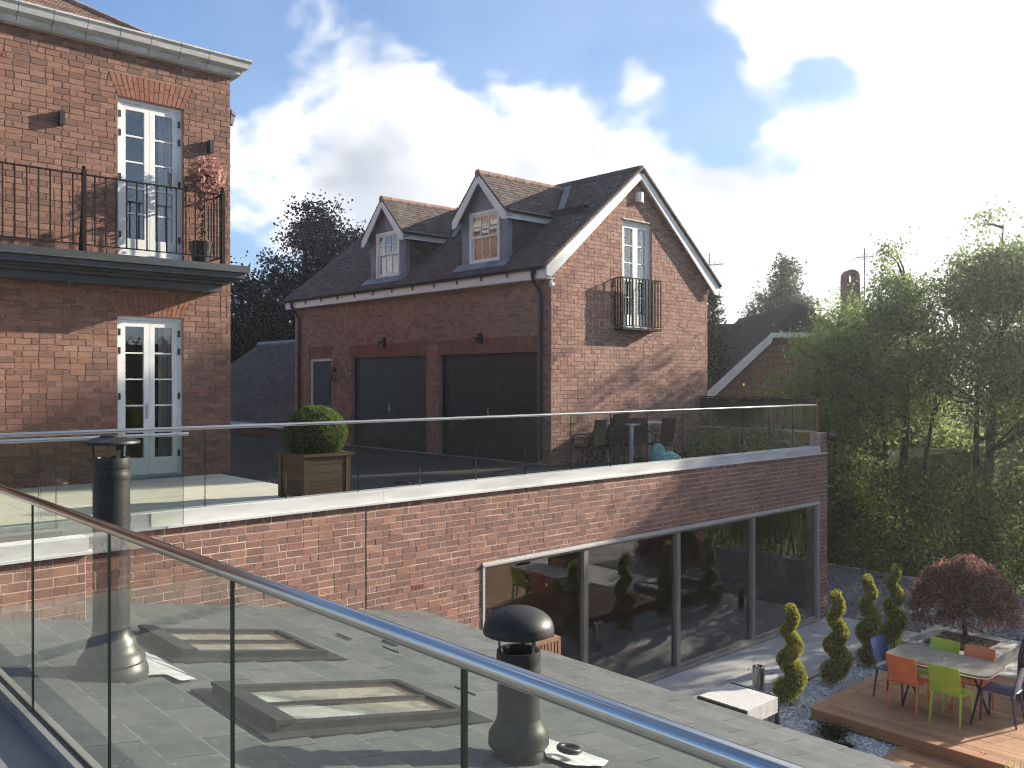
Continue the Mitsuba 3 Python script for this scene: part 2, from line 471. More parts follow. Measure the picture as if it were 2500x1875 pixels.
def brick_boxes(rows, o, U, N, kind, rng, proud=.009, tilt=.006):
    """8 corners per brick; the mortar face lies at depth 0, bricks stand proud of it"""
    n = len(rows)
    o, U, N = (np.asarray(q, float) for q in (o, U, N))
    u0, u1 = rows[:, 0] + JOINT * .62, rows[:, 1] - JOINT * .62
    za, zb = rows[:, 2] + JOINT / 2, rows[:, 3] - JOINT / 2
    jit = lambda s: rng.normal(0, s, n)
    u0, u1, za, zb = u0 + jit(.0015), u1 + jit(.0015), za + jit(.0012), zb + jit(.0012)
    tu, tz, d0 = jit(tilt), jit(tilt * .7), jit(.0016)
    V = np.zeros((n, 8, 3))
    for i, (uu, zz, front) in enumerate([(u0, za, 0), (u1, za, 0), (u1, zb, 0), (u0, zb, 0), (u0, za, 1), (u1, za, 1), (u1, zb, 1), (u0, zb, 1)]):
        mu, mz = (u0 + u1) / 2, (za + zb) / 2
        dep = np.where(front, proud + d0 + tu * (uu - mu) + tz * (zz - mz), -.004)
        dep = np.maximum(dep, .002) if front else dep
        V[:, i] = o + uu[:, None] * U + zz[:, None] * np.array([0, 0, 1.]) + dep[:, None] * N
    F = np.array([[4, 5, 6], [4, 6, 7], [0, 1, 5], [0, 5, 4], [1, 2, 6], [1, 6, 5], [2, 3, 7], [2, 7, 6], [3, 0, 4], [3, 4, 7]])
    if np.cross(U, np.array([0, 0, 1.])) @ N < 0:
        F = F[:, ::-1]
    tone = rng.random(n)
    return V, F, np.stack([tone, np.full(n, kind)], 1)


def lay(parent, rows, o, U, N, kind, seed, singles=300, proud=.007):
    """the largest bricks in the picture one by one, the rest as one part"""
    rng = np.random.default_rng(seed)
    V, F, uv = brick_boxes(rows, o, U, N, kind, rng, proud)
    C = V.mean(1)
    d, vis = in_view(C, .985)
    area = (rows[:, 1] - rows[:, 0]) * (rows[:, 3] - rows[:, 2])
    size = np.where(vis, area / d ** 2, 0)
    order = np.argsort(-size)
    single = [i for i in order[:singles] if size[i] > 0]
    for i in single:
        m = MB().add(V[i], F, uv[i])
        obj(parent, 'brick', m, 'brick', uv=True)
    rest = np.setdiff1d(np.arange(len(rows)), single)
    if len(rest):
        v = V[rest].reshape(-1, 3)
        f = (F[None] + (np.arange(len(rest)) * 8)[:, None, None]).reshape(-1, 3)
        m = MB().add(v, f, np.repeat(uv[rest], 8, 0))
        obj(parent, 'brickwork', m, 'brick', uv=True, kind='stuff')


def flat_arch(parent, xa, xb, zb, zt, splay, o, U, N, n, kind=3., proud=.012):
    """gauged flat arch of tapered bricks over an opening"""
    o, U, N = (np.asarray(q, float) for q in (o, U, N))
    for i in range(n):
        a0, a1 = i / n, (i + 1) / n
        lo = lambda t: xa + t * (xb - xa)
        hi = lambda t: xa - splay + t * (xb - xa + 2 * splay)
        cut = rnd(.35, .65) if i % 2 else rnd(.3, .7)
        for s0, s1 in ((0, cut), (cut, 1)):
            q = []
            for s, t in ((s0, a0), (s0, a1), (s1, a1), (s1, a0)):
                x = lo(t) * (1 - s) + hi(t) * s
                q.append([x, zb + s * (zt - zb)])
            q = np.array(q); c = q.mean(0)
            q = c + (q - c) * np.array([1 - .010 / max(.02, (xb - xa) / n), 1 - .008 / max(.05, (zt - zb) * (s1 - s0))])
            dep = proud + rnd(-.002, .002)
            back = o + q[:, :1] * U + q[:, 1:] * np.array([0, 0, 1.])
            v = np.vstack([back, back + N * dep])
            f = [[4, 5, 6, 7], [0, 1, 5, 4], [1, 2, 6, 5], [2, 3, 7, 6], [3, 0, 4, 7]]
            obj(parent, 'voussoir', MB().add(v, f, (rnd(), kind)), 'brick', uv=True)

# ------------------------------------------------------------------ the setting
Z = np.array([0, 0, 1.])
XU, YU = np.array([1., 0, 0]), np.array([0, 1., 0])
ZT, ZD = 3.55, 3.33          # cream terrace, asphalt drive


def sheet(x0, x1, y0, y1, z):
    return MB().add([[x0, y0, z], [x1, y0, z], [x1, y1, z], [x0, y1, z]], [[0, 1, 2, 3]])


g = MB()
for x0, x1, y0, y1 in ((-600, 900, -600, -20), (-600, -20, -20, 60), (60, 900, -20, 60), (-600, 900, 60, 900), (-20, 60, -20, 60)):
    g.add(*sheet(x0, x1, y0, y1, -.06).mesh())
struct('ground', g, 'lawn')
struct('patio', MB().box(6.9, 17.9, 7.58, 9.36, -.05, 0.0).box(15.82, 17.9, -4, 7.58, -.05, 0.0), 'patio')
struct('gravel_bed', sheet(9.2, 15.8, 5.2, 7.56, -.03), 'pebble_white')
struct('shingle_bank', sheet(17.93, 22.3, -3, 14, -.03), 'pebble_dark')
struct('terrace', MB().box(-8, 6.1, 9.75, 13.63, ZT - .3, ZT), 'paving')
struct('viewing_deck', MB().box(-8, 1.36, -6, 9.33, 2.7, 3.12), 'deck_stone')
struct('drive', MB().box(6.1, 17.6, 9.62, 12.6, 3.0, ZD).box(6.1, 12.6, 12.6, 60, 3.0, ZD).box(-12, 6.1, 24, 60, 3.0, ZD), 'asphalt')
struct('hill', MB().box(18.2, 60, 12.0, 60, -.05, 2.6), 'lawn')

# ------------------------------------------------------------------ main house
YH, XH = 13.63, 6.28
house = thing('brick_house', 'orange red brick house with white french doors and a dark iron balcony', 'house')
openings = [(4.53, 5.515, 6.86, 9.285), (4.52, 5.505, 3.55, 6.02), (1.92, 2.90, 6.86, 9.285)]
arches = [(4.53, 5.515, 9.285, 9.63), (4.52, 5.505, 6.02, 6.365), (1.92, 2.90, 9.285, 9.63)]
wp = Polygon([(-4, ZT - .3), (XH, ZT - .3), (XH, 10.02), (-4, 10.02)])
for xa, xb, za, zb in openings:
    wp = wp.difference(sbox(xa, za, xb, zb))
fwall = obj(house, 'front_wall', MB().prism(wp, (0, YH, 0), XU, Z, (0, .3, 0)), 'mortar_house')
bp = wp
for xa, xb, zb, zt in arches:
    bp = bp.difference(Polygon([(xa, zb), (xb, zb), (xb + .14, zt), (xa - .14, zt)]))
lay(fwall, rows_of(bp, ZT - .05, 10.0, (1, 1, 1, .5), 3), (0, YH, 0), XU, -YU, 0., 21, 300)
for xa, xb, zb, zt in arches:
    flat_arch(fwall, xa, xb, zb, zt, .14, (0, YH, 0), XU, -YU, 15)
swp = Polygon([(YH, 3.1), (24, 3.1), (24, 10.02), (YH, 10.02)])
swall = obj(house, 'side_wall', MB().prism(swp, (XH, 0, 0), YU, Z, (-.3, 0, 0)), 'mortar_house')
lay(swall, rows_of(swp, 3.1, 10.0, (1, 1, 1, .5), 5), (XH, 0, 0), YU, XU, 0., 22, 0)

# cornice in short lengths, mitred round the corner
prof = [(0, 9.95), (.10, 9.96), (.13, 10.00), (.13, 10.045), (.20, 10.075), (.22, 10.09), (.24, 10.16), (.27, 10.20), (.27, 10.225), (0, 10.225)]


def cornice_piece(a, b, end_b):
    """from X=a to b along the front; end_b: mitre at the corner"""
    pa = [(a + .004, YH - p, z) for p, z in prof]
    pb = [((XH + p) if end_b else b - .004, YH - p, z) for p, z in prof]
    k = len(prof)
    v = np.array(pa + pb)
    f = [[i, (i + 1) % k, k + (i + 1) % k, k + i] for i in range(k)]
    m = MB().add(v, f)
    c = v[:k].mean(0)
    m.add(np.vstack([v[:k], c]), [[i, (i + 1) % k, k] for i in range(k)])
    m.add(np.vstack([v[k:], v[k:].mean(0)]), [[(i + 1) % k, i, k] for i in range(k)])
    return m


xs = [-4 + .447 * i for i in range(int((XH - .35 + 4) / .447) + 1)] + [XH]
for a, b in zip(xs[:-1], xs[1:]):
    obj(house, 'cornice', cornice_piece(a, b, b == XH), 'cornice')
k = len(prof)
v = np.array([(XH + p, YH - p, z) for p, z in prof] + [(XH + p, 24, z) for p, z in prof])
obj(house, 'cornice', MB().add(v, [[i, k + i, k + (i + 1) % k, (i + 1) % k] for i in range(k)]), 'cornice')
obj(house, 'hopper', MB().lathe([(.03, 0), (.09, .02), (.115, .16), (.135, .18), (.135, .24), (.10, .24)], (XH + .13, YH + .35, 9.28), 4), 'black_plastic')

# hipped roof in courses of tiles


def tile_slope(o, along, up, L, H, nrm, gauge=.105, wid=.17, thick=.016, inset=0.0, seed=1, cutl=0., cutr=0., clip=None):
    """overlapping tiles on a slope: o lower corner, along/up unit vectors; cutl/cutr: how much the row shortens per metre up"""
    rr = np.random.default_rng(seed)
    V, F, UV = [], [], []
    o, along, up, nrm = (np.asarray(q, float) for q in (o, along, up, nrm))
    rows = int(H / gauge)
    for j in range(rows):
        t0, t1 = j * gauge, (j + 1) * gauge + .02
        a, b = cutl * t0, L - cutr * t0
        if b - a < .05:
            continue
        x = a - (wid / 2 if j % 2 else 0)
        while x < b:
            x0, x1 = max(x, a) + .002, min(x + wid, b) - .002
            x += wid
            if x1 - x0 < .03:
                continue
            if clip is not None and not clip((x0 + x1) / 2, t0 + gauge / 2):
                continue
            l = thick + rr.normal(0, .002)
            tw = rr.normal(0, .0018)
            q = [o + along * x0 + up * t0 + nrm * (l + tw), o + along * x1 + up * t0 + nrm * (l - tw), o + along * x1 + up * t1 + nrm * .003, o + along * x0 + up * t1 + nrm * .003,
                 o + along * x0 + up * t0, o + along * x1 + up * t0]
            k0 = 6 * len(V)
            V.append(q)
            F += [[k0, k0 + 1, k0 + 2], [k0, k0 + 2, k0 + 3], [k0 + 4, k0 + 5, k0 + 1], [k0 + 4, k0 + 1, k0], [k0 + 4, k0, k0 + 3], [k0 + 1, k0 + 5, k0 + 2]]
            UV += [[rr.random(), 0]] * 6
    m = MB()
    m.add(np.array(V).reshape(-1, 3), np.array(F), np.array(UV))
    return m


pt = .64
L = math.hypot(1, pt)
e0 = np.array([XH + .0, YH - .0, 10.02])
hr = MB()
hh = 4.0
A, B = e0, e0 + np.array([-hh, hh, pt * hh])
hr.add([[-6, e0[1], e0[2]], A, B, [-6, B[1], B[2]]], [[0, 1, 2, 3]])
hr.add([A, [A[0], 26, A[2]], [B[0], 26, B[2]], B], [[0, 1, 2, 3]])
roof = obj(house, 'roof', hr, 'house_tile')
obj(roof, 'tile', tile_slope((-6, e0[1], e0[2]), XU, (0, 1 / L, pt / L), e0[0] + 6, 4.4, (0, -pt / L, 1 / L), .10, .17, .018, seed=4, cutr=1 / L), 'house_tile', uv=True, kind='stuff')
for i in range(19):
    t0, t1 = i * .21, i * .21 + .235
    p0, p1 = A + (B - A) * (t0 / 4) + Z * .0, A + (B - A) * (t1 / 4) + Z * .02
    obj(roof, 'hip_tile', MB().tube([p0, p1], [.075, .06], 8, uv=(rnd(), 0)), 'ridge_tile', uv=True)


def french_door(parent, o, U, N, xa, xb, z0, z1, rows=5, m='white_paint', recess=.055, sill=True, handle=False, hinges='black_plastic', glass='glass_door', label=None, kick=.26):
    """pair of glazed doors in a frame: frame, two leaves with bars, panes, hinges"""
    o, U, N = (np.asarray(q, float) for q in (o, U, N))
    d = numbered(f'{parent}__french_door')
    if label:
        labels[d] = {'label': label}

    def slab(mb, u0, u1, za, zb, d0, d1):
        mb.obox(o + U * (u0 + u1) / 2 + Z * (za + zb) / 2 + N * (d0 + d1) / 2, [U, Z, N], ((u1 - u0) / 2, (zb - za) / 2, abs(d1 - d0) / 2))
    fr = MB()
    fw = .055
    slab(fr, xa, xa + fw, z0, z1, -recess - .09, -recess)
    slab(fr, xb - fw, xb, z0, z1, -recess - .09, -recess)
    slab(fr, xa + fw, xb - fw, z1 - fw, z1, -recess - .09, -recess)
    if sill:
        slab(fr, xa, xb, z0 - .035, z0 - .001, -recess - .09, -recess + .05)
    obj(d, 'frame', fr, m)
    mid = (xa + xb) / 2
    for k_, (la, lb) in enumerate(((xa + fw + .003, mid - .002), (mid + .002, xb - fw - .003))):
        lf = MB()
        st, top, bot = .078, .095, kick
        zb_, zt_ = z0 + .012, z1 - fw - .004
        f0, f1 = -recess - .065, -recess - .012
        slab(lf, la, la + st, zb_, zt_, f0, f1); slab(lf, lb - st, lb, zb_, zt_, f0, f1)
        slab(lf, la + st, lb - st, zt_ - top, zt_, f0, f1); slab(lf, la + st, lb - st, zb_, zb_ + bot, f0, f1)
        ga, gb, ha, hb = la + st, lb - st, zb_ + bot, zt_ - top
        for i in range(1, rows):
            zz = ha + (hb - ha) * i / rows
            slab(lf, ga, gb, zz - .0115, zz + .0115, f0 + .008, f1 - .008)
        obj(d, 'leaf', lf, m)
        for i in range(rows):
            c = o + U * (ga + gb) / 2 + Z * (ha + (hb - ha) * (i + .5) / rows) + N * (f0 + .02)
            hu, hz = (gb - ga) / 2 + .008, (hb - ha) / rows / 2 + .003
            ta, tb = rnd(-.004, .004), rnd(-.004, .004)
            q = [c + U * a * hu + Z * b * hz + N * (a * hu * ta + b * hz * tb) for a, b in ((-1, -1), (1, -1), (1, 1), (-1, 1))]
            obj(d, 'pane', MB().add(q, [[0, 1, 2, 3]]), glass)
        if hinges:
            for zz in (z0 + .32, z0 + (z1 - z0) * .5, z1 - .52, z1 - .24):
                hb_ = MB()
                u = la - .014 if k_ == 0 else lb + .014
                slab(hb_, u - .017, u + .017, zz - .05, zz + .05, -recess - .01, -recess + .012)
                obj(d, 'hinge', hb_, hinges)
    if handle:
        h = MB()
        u = mid - .04
        slab(h, u - .016, u + .016, z0 + .86, z0 + 1.10, -recess - .012, -recess + .002)
        h.tube([o + U * u + Z * (z0 + 1.06) + N * (-recess), o + U * u + Z * (z0 + 1.06) + N * (-recess + .05), o + U * (u - .11) + Z * (z0 + 1.06) + N * (-recess + .052)], .009, 8)
        obj(d, 'handle', h, 'steel_dull')
    return d


def room(parent, o, U, N, xa, xb, z0, z1, depth=2.2, curt=True, back=.32):
    o, U, N = (np.asarray(q, float) for q in (o, U, N))
    P = lambda u, z, d: o + U * u + Z * z - N * d
    a, b = xa - .9, xb + .9
    zz0, zz1 = z0 - .02, z1 + .25
    v = [P(a, zz0, back), P(b, zz0, back), P(b, zz1, back), P(a, zz1, back), P(a, zz0, depth), P(b, zz0, depth), P(b, zz1, depth), P(a, zz1, depth)]
    m = MB().add(v, [[4, 5, 6, 7], [0, 1, 5, 4], [3, 7, 6, 2], [0, 4, 7, 3], [1, 2, 6, 5]])
    obj(parent, 'interior', m, 'interior')
    if curt:
        for s, (ca, cb) in enumerate(((xa - .05, xa + .17), (xb - .20, xb + .05))):
            n = 26
            t = np.linspace(0, 1, n)
            w = np.array([P(ca + (cb - ca) * q, 0, back + .14 + .03 * math.sin(q * 24 + s)) for q in t])
            vv = np.vstack([w + Z * (z0 + .02), w + Z * (z1 - .03)])
            obj(parent, 'curtain', MB().add(vv, [[i, i + 1, n + i + 1, n + i] for i in range(n - 1)]), 'curtain', smooth=True)


of = (0, YH, 0)
for i, (xa, xb, za, zb) in enumerate(openings):
    z0 = 6.92 if i != 1 else 3.60
    french_door(house, of, XU, -YU, xa, xb, z0, zb, handle=i == 1, label=['white glazed double door on the balcony beside the potted tree', 'white glazed double door at terrace level with a steel lever handle', 'white glazed double door at the far end of the balcony'][i])
    room(house, of, XU, -YU, xa, xb, z0, zb)
obj(house, 'threshold', MB().box(4.50, 5.53, YH - .06, YH + .05, 3.551, 3.598), 'lead')

# balcony: stepped fascia like a cornice, and railing
bal = numbered('brick_house__balcony')
labels[bal] = {'label': 'dark grey balcony slab with a stepped fascia and black iron railing'}
steps = [(.74, 6.27, 6.725, 6.83), (.68, 6.22, 6.64, 6.722), (.54, 6.12, 6.598, 6.637), (.47, 6.06, 6.552, 6.595), (.36, 5.98, 6.44, 6.549)]
for P_, xe, z0, z1 in steps:
    obj(bal, 'fascia', MB().box(-4, xe, YH - P_, YH - .012, z0, z1), 'anthracite')
obj(bal, 'corner_cap', MB().box(6.255, 6.273, YH - .745, YH - .70, 6.73, 6.826), 'lead')
yr, xr = YH - .66, 5.86
rail = numbered('brick_house__balcony_railing')
r1 = MB().box(-4, xr, yr - .018, yr + .018, 7.885, 7.905)
r1.box(xr - .018, xr + .018, yr + .019, YH - .01, 7.885, 7.905)
obj(rail, 'top_rail', r1, 'iron')
r2 = MB().box(-4, xr, yr - .015, yr + .015, 6.925, 6.94).box(xr - .015, xr + .015, yr + .016, YH - .01, 6.925, 6.94)
obj(rail, 'bottom_rail', r2, 'iron')
for px_ in (xr, 3.86, 1.86, -.14, -2.14):
    p = MB().box(px_ - .027, px_ + .027, yr - .027, yr + .027, 6.832, 7.96)
    p.lathe([(.0, 8.02), (.02, 8.012), (.028, 7.99), (.02, 7.968), (.012, 7.955)], (px_, yr, 0), 10)
    if px_ < xr:
        p.prism([(0, 6.832), (.17, 6.832), (.02, 7.50), (0, 7.50)], (px_ - .02, yr + .028, 0), YU, Z, (.04, 0, 0))
    obj(rail, 'post', p, 'iron')
x = 3.86 + .1425
bars = []
while x < xr - .05:
    bars.append((x, yr)); x += .1425
x = 3.86 - .1425
while x > -3.9:
    if min(abs(x - q) for q in (1.86, -.14, -2.14)) > .05:
        bars.append((x, yr))
    x -= .1425
bars += [(xr, yr + .105 * i) for i in range(1, 6)]
for bx, by in bars:
    obj(rail, 'bar', MB().box(bx - .0085, bx + .0085, by - .0085, by + .0085, 6.9405, 7.8845), 'iron')
for lx, lz in ((3.74, 8.79), (5.93, 8.77)):
    l = MB().box(lx - .035, lx + .035, YH - .115, YH - .012, lz - .095, lz + .095)
    l.box(lx - .03, lx + .03, YH - .11, YH - .012, lz - .105, lz - .0955)
    obj(house, 'wall_lamp', l, 'black_plastic', label='black up and down lamp on the brick ' + ('left of the upper door' if lx < 4 else 'above the potted tree'))

# potted dried tree on the balcony


def rand_dirs(n, rng):
    v = rng.normal(size=(n, 3))
    return v / np.linalg.norm(v, axis=1, keepdims=True)


def leaf_quads(C, size, kind, rng, nrm=None, aspect=.55, jitter=1.0, sizevar=.35, long=None):
    """a small pointed leaf at each point of C, as two triangles folded along the midrib"""
    n = len(C)
    N = rand_dirs(n, rng) * jitter + (0 if nrm is None else nrm)
    N /= np.linalg.norm(N, axis=1, keepdims=True) + 1e-9
    A = rand_dirs(n, rng) if long is None else long + rand_dirs(n, rng) * .5
    A = A - N * (A * N).sum(1, keepdims=True)
    A /= np.linalg.norm(A, axis=1, keepdims=True) + 1e-9
    B = np.cross(N, A)
    s = (size * (1 + rng.uniform(-sizevar, sizevar, n)))[:, None]
    V = np.stack([C - A * s * .5, C + B * s * aspect * .5 + N * s * .08, C + A * s * .5, C - B * s * aspect * .5 + N * s * .08], 1)
    F = np.array([[0, 1, 2], [0, 2, 3]])
    f = (F[None] + (np.arange(n) * 4)[:, None, None]).reshape(-1, 3)
    uv = np.repeat(np.stack([rng.random(n), np.full(n, kind)], 1), 4, 0)
    return MB().add(V.reshape(-1, 3), f, uv)


pl = thing('potted_tree', 'pinkish dried leaf tree in a black pot on the balcony', 'potted tree')
pc = np.array([5.68, 13.34, 6.832])
obj(pl, 'pot', MB().lathe([(0, .0), (.13, 0), (.185, .33), (.19, .36), (.17, .36), (.165, .31), (0, .31)], pc, 24), 'black_plastic', smooth=40)
tr = [pc + [0, 0, .30], pc + [.015, .01, .7], pc + [.0, .02, 1.1], pc + [.02, 0, 1.45]]
obj(pl, 'trunk', MB().tube(tr, [.022, .02, .016, .01], 8), 'bark', smooth=True)
rg = np.random.default_rng(5)
q = rand_dirs(760, rg) * (rg.random((760, 1)) ** .5) * [.30, .24, .36] + pc + [.10, 0, 1.36]
q = q + .05 * (meshkit.noise(q * 9, 3)[:, None] - .5) * [1, 1, 2]
q = np.vstack([q, rand_dirs(90, rg) * .12 * rg.random((90, 1)) + pc + [0.02, 0, .95], np.stack([rg.normal(0, .03, 130), rg.normal(0, .03, 130), rg.uniform(.35, 1.2, 130)], 1) + pc])
obj(pl, 'leaves', leaf_quads(q, .098, 5., rg, aspect=.42), 'leaf', uv=True)

# ------------------------------------------------------------------ garage block with dormers
GX, GY, GXE, GYE = 12.60, 12.60, 17.98, 23.05
GC = (GX + GXE) / 2
gar = thing('garage', 'brick garage with dark tiled roof, two dormers and black doors', 'garage')
SL = .80
zr = lambda x: 7.40 + SL * (x - 12.35) if x <= GC else 7.40 + SL * (2 * GC - 12.35 - x)   # top of the rafters
gw = Polygon([(GX, ZD - .3), (GXE, ZD - .3), (GXE, zr(GXE) - .06), (GC, zr(GC) - .06), (GX, zr(GX) - .06)])
gd = (14.82, 15.83, 6.20, 8.585)
gw = gw.difference(sbox(*[gd[i] for i in (0, 2, 1, 3)]))
gwall = obj(gar, 'gable_wall', MB().prism(gw, (0, GY, 0), XU, Z, (0, .3, 0)), 'mortar_garage')
lay(gwall, rows_of(gw, ZD - .02, 9.8, (1, 1, .5, 1, .5), 8), (0, GY, 0), XU, -YU, 2., 31, 230)
fo = [(16.77, 20.05, ZD, 5.645), (12.98, 16.28, ZD, 5.645), (21.06, 22.25, ZD, 5.665)]
fw_ = Polygon([(GY, ZD - .3), (GYE, ZD - .3), (GYE, zr(GX) - .06), (GY, zr(GX) - .06)])
for a, b, c, d in fo:
    fw_ = fw_.difference(sbox(a, c - .4, b, d))
gfront = obj(gar, 'front_wall', MB().prism(fw_, (GX, 0, 0), YU, Z, (.3, 0, 0)), 'mortar_garage')
fb = fw_
fa = [(16.77, 20.05, 5.645, 5.985), (12.98, 16.28, 5.645, 5.985), (21.06, 22.25, 5.665, 6.0)]
for xa, xb, zb, zt in fa:
    fb = fb.difference(Polygon([(xa, zb), (xb, zb), (xb + .1, zt), (xa - .1, zt)]))
lay(gfront, rows_of(fb, ZD - .02, zr(GX) - .06, (1, 1, .5, 1, .5), 9), (GX, 0, 0), YU, -XU, 2., 32, 70)
for (xa, xb, zb, zt), n in zip(fa, (36, 36, 13)):
    flat_arch(gfront, xa, xb, zb, zt, .1, (GX, 0, 0), YU, -XU, n, 3., .009)
bk = MB().box(GX + .31, GXE, GYE - .3, GYE, ZD - .3, zr(GX) - .08)
bk.prism([(GX, ZD - .3), (GXE, ZD - .3), (GXE, zr(GXE) - .07), (GC, zr(GC) - .07), (GX, zr(GX) - .07)], (0, GYE + .002, 0), XU, Z, (0, .02, 0))
bk.box(GXE - .3, GXE, GY + .31, GYE - .31, ZD - .3, zr(GXE) - .08)
obj(gar, 'back_wall', bk, 'mortar_garage')

# garage doors: boarded black doors
for a, b, c, d in fo[:2]:
    dk = numbered(f'{gar}__garage_door')
    n = 14
    w = (b - a) / n
    for i in range(n):
        obj(dk, 'board', MB().box(GX + .10, GX + .135 + rnd(0, .002), a + i * w + .003, a + (i + 1) * w - .003, c + .02, d), 'black_paint')
    obj(dk, 'backing', MB().box(GX + .137, GX + .16, a, b, c, d), 'black_paint')
    obj(dk, 'handle', MB().box(GX + .07, GX + .099, (a + b) / 2 - .02, (a + b) / 2 + .02, c + .95, c + 1.12), 'steel_dull')
pd = numbered(f'{gar}__side_door')
a, b, c, d = fo[2]
obj(pd, 'frame', MB().box(GX + .05, GX + .13, a, a + .075, c, d).box(GX + .05, GX + .13, b - .075, b, c, d).box(GX + .05, GX + .13, a + .075, b - .075, d - .075, d), 'white_paint')
dm = MB().box(GX + .085, GX + .13, a + .08, b - .08, c + .02, d - .08)
obj(pd, 'leaf', dm, 'black_paint')
for zz in (c + .25, c + 1.2):
    obj(pd, 'panel', MB().box(GX + .072, GX + .084, a + .22, b - .22, zz, zz + .75), 'black_paint')
obj(pd, 'handle', MB().tube([(GX + .06, a + .16, c + 1.02), (GX + .06, a + .30, c + 1.02)], .011, 8), 'steel_dull')
obj(gar, 'threshold_strip', MB().box(GX - .16, GX - .02, GY, GYE, ZD + .003, ZD + .02), 'deck_stone')

# roof: rafters plane, tiles, bargeboards
LS = math.hypot(1, SL)
up_l = np.array([1, 0, SL]) / LS
nr_l = np.array([-SL, 0, 1]) / LS
ye0, ye1 = GY - .16, GYE + .16
xe = 12.27
rb = MB()
for s in (-1, 1):
    f_ = lambda x: x if s < 0 else 2 * GC - x
    P = [(f_(xe), ye0, zr(xe)), (f_(xe), ye1, zr(xe)), (GC, ye1, zr(GC)), (GC, ye0, zr(GC))]
    q = np.array(P)
    rb.add(np.vstack([q, q - [0, 0, .05]]), [[0, 1, 2, 3], [7, 6, 5, 4], [0, 4, 5, 1], [0, 3, 7, 4], [1, 5, 6, 2]])
groof = obj(gar, 'roof', rb, 'roof_tile')
DOR = [14.70, 18.42]          # dormer centres along Y
DW = .775                     # half width of the cheeks


def clear_of_dormers(y, t):
    x = xe + t * up_l[0]
    yy = ye0 + y
    for c in DOR:
        if abs(yy - c) < DW + .02 and 12.60 < x < 13.9:
            return False
        if abs(yy - c) < (15.0 - x) * .80 + .02 and 13.86 < x < 15.0:
            return False
    return True


ob = np.array([xe, ye0, zr(xe)])
obj(groof, 'tile', tile_slope(ob, YU, up_l, ye1 - ye0, (GC - xe) * LS, nr_l, .098, .165, .016, seed=7, clip=clear_of_dormers), 'roof_tile', uv=True, kind='stuff')
obj(groof, 'tile', tile_slope((2 * GC - xe, ye0, zr(xe)), YU, np.array([-1, 0, SL]) / LS, ye1 - ye0, (GC - xe) * LS, np.array([SL, 0, 1]) / LS, .098, .165, .016, seed=8), 'roof_tile', uv=True, kind='stuff')
for i in range(24):
    y0 = ye0 + i * (ye1 - ye0) / 24
    m = MB().tube([(GC, y0 + .004, zr(GC) - .035), (GC, y0 + (ye1 - ye0) / 24 - .004, zr(GC) - .035)], .10, 12, uv=(rnd(), 0))
    obj(groof, 'ridge_tile', m, 'roof_tile', uv=True)
vt = MB()
for s in (-1, 1):
    n = 40
    for i in range(n):
        t = (i + .5) / n
        x = xe + t * (GC - xe)
        xx = x if s < 0 else 2 * GC - x
        vt.obox((xx, ye0 - .012, zr(x) + .012), [[1, 0, -s * SL / LS * LS], YU, Z], (.5 * (GC - xe) / n, .035, .022 + rnd(-.004, .004)), (rnd(), 0))
obj(groof, 'verge', vt, 'house_tile', uv=True, kind='stuff')
dep = .235
bb = MB()
y0b = ye0 + .005
for s in (-1, 1):
    f_ = lambda x: x if s < 0 else 2 * GC - x
    poly = [(f_(12.33), zr(12.33) - .01), (f_(12.33), zr(12.33) - dep), (f_(12.47), zr(12.33) - dep - .02), (GC, zr(GC) - dep), (GC, zr(GC) - .01)]
    key = obj(gar, 'bargeboard', MB().prism(poly, (0, y0b, 0), XU, Z, (0, .035, 0)), 'white_paint')
    sf = [(f_(12.47), y0b + .036, zr(12.45) - .16), (f_(12.47), GY - .001, zr(12.45) - .16), (GC, GY - .001, zr(GC) - .16), (GC, y0b + .036, zr(GC) - .16)]
    obj(gar, 'soffit', MB().add(sf, [[0, 1, 2, 3]]), 'white_paint')
obj(gar, 'fascia', MB().box(12.36, 12.385, ye0 + .05, ye1 - .03, 7.10, 7.31), 'white_paint')
obj(gar, 'fascia', MB().box(12.386, GX, ye0 + .05, ye1 - .03, 7.10, 7.12), 'white_paint')
gt = MB()
a = np.linspace(math.pi, 2 * math.pi, 9)
ring = [(12.30 + .058 * math.cos(q), 7.335 + .058 * math.sin(q)) for q in a] + [(12.30 + .05 * math.cos(q), 7.335 + .05 * math.sin(q)) for q in a[::-1]]
gt.prism([(p[0], p[1]) for p in ring], (0, ye0 + .04, 0), XU, Z, (0, ye1 - ye0 - .08, 0))
obj(gar, 'gutter', gt, 'black_plastic')
for i in range(13):
    y = ye0 + .35 + i * (ye1 - ye0 - .7) / 12
    obj(gar, 'gutter_bracket', MB().box(12.335, 12.359, y - .015, y + .015, 7.19, 7.30), 'black_plastic')
for y in (12.83, 22.72):
    pts = [(12.30, y, 7.29), (12.30, y, 7.16), (12.36, y, 7.05), (12.50, y, 6.90), (12.53, y, 6.80), (12.53, y, ZD + .1)]
    obj(gar, 'downpipe', MB().tube(pts, .038, 12), 'black_plastic', smooth=40, label='black rainwater pipe ' + ('by the corner of the gable' if y < 20 else 'at the far end of the garage front'))
cam = MB().tube([(12.50, 12.50, 7.06), (12.50, 12.50, 6.98)], .03, 10)
cam.tube([(12.56, 12.50, 6.985), (12.43, 12.42, 6.945)], .036, 12)
obj(gar, 'security_camera', cam, 'white_paint', smooth=40, label='small white security camera under the eaves corner')
al = MB()
n = 9
arc = [(u, .055 + .05 * math.cos(u / .115 * 1.35)) for u in np.linspace(-.115, .115, n)]
poly = [(-.115, 0)] + arc + [(.115, 0)]
al.prism(poly, (15.35, GY - .011, 9.02), XU, -YU, (0, 0, .22))
obj(gar, 'alarm_box', al, 'white_paint', smooth=35, label='white alarm box high in the gable')
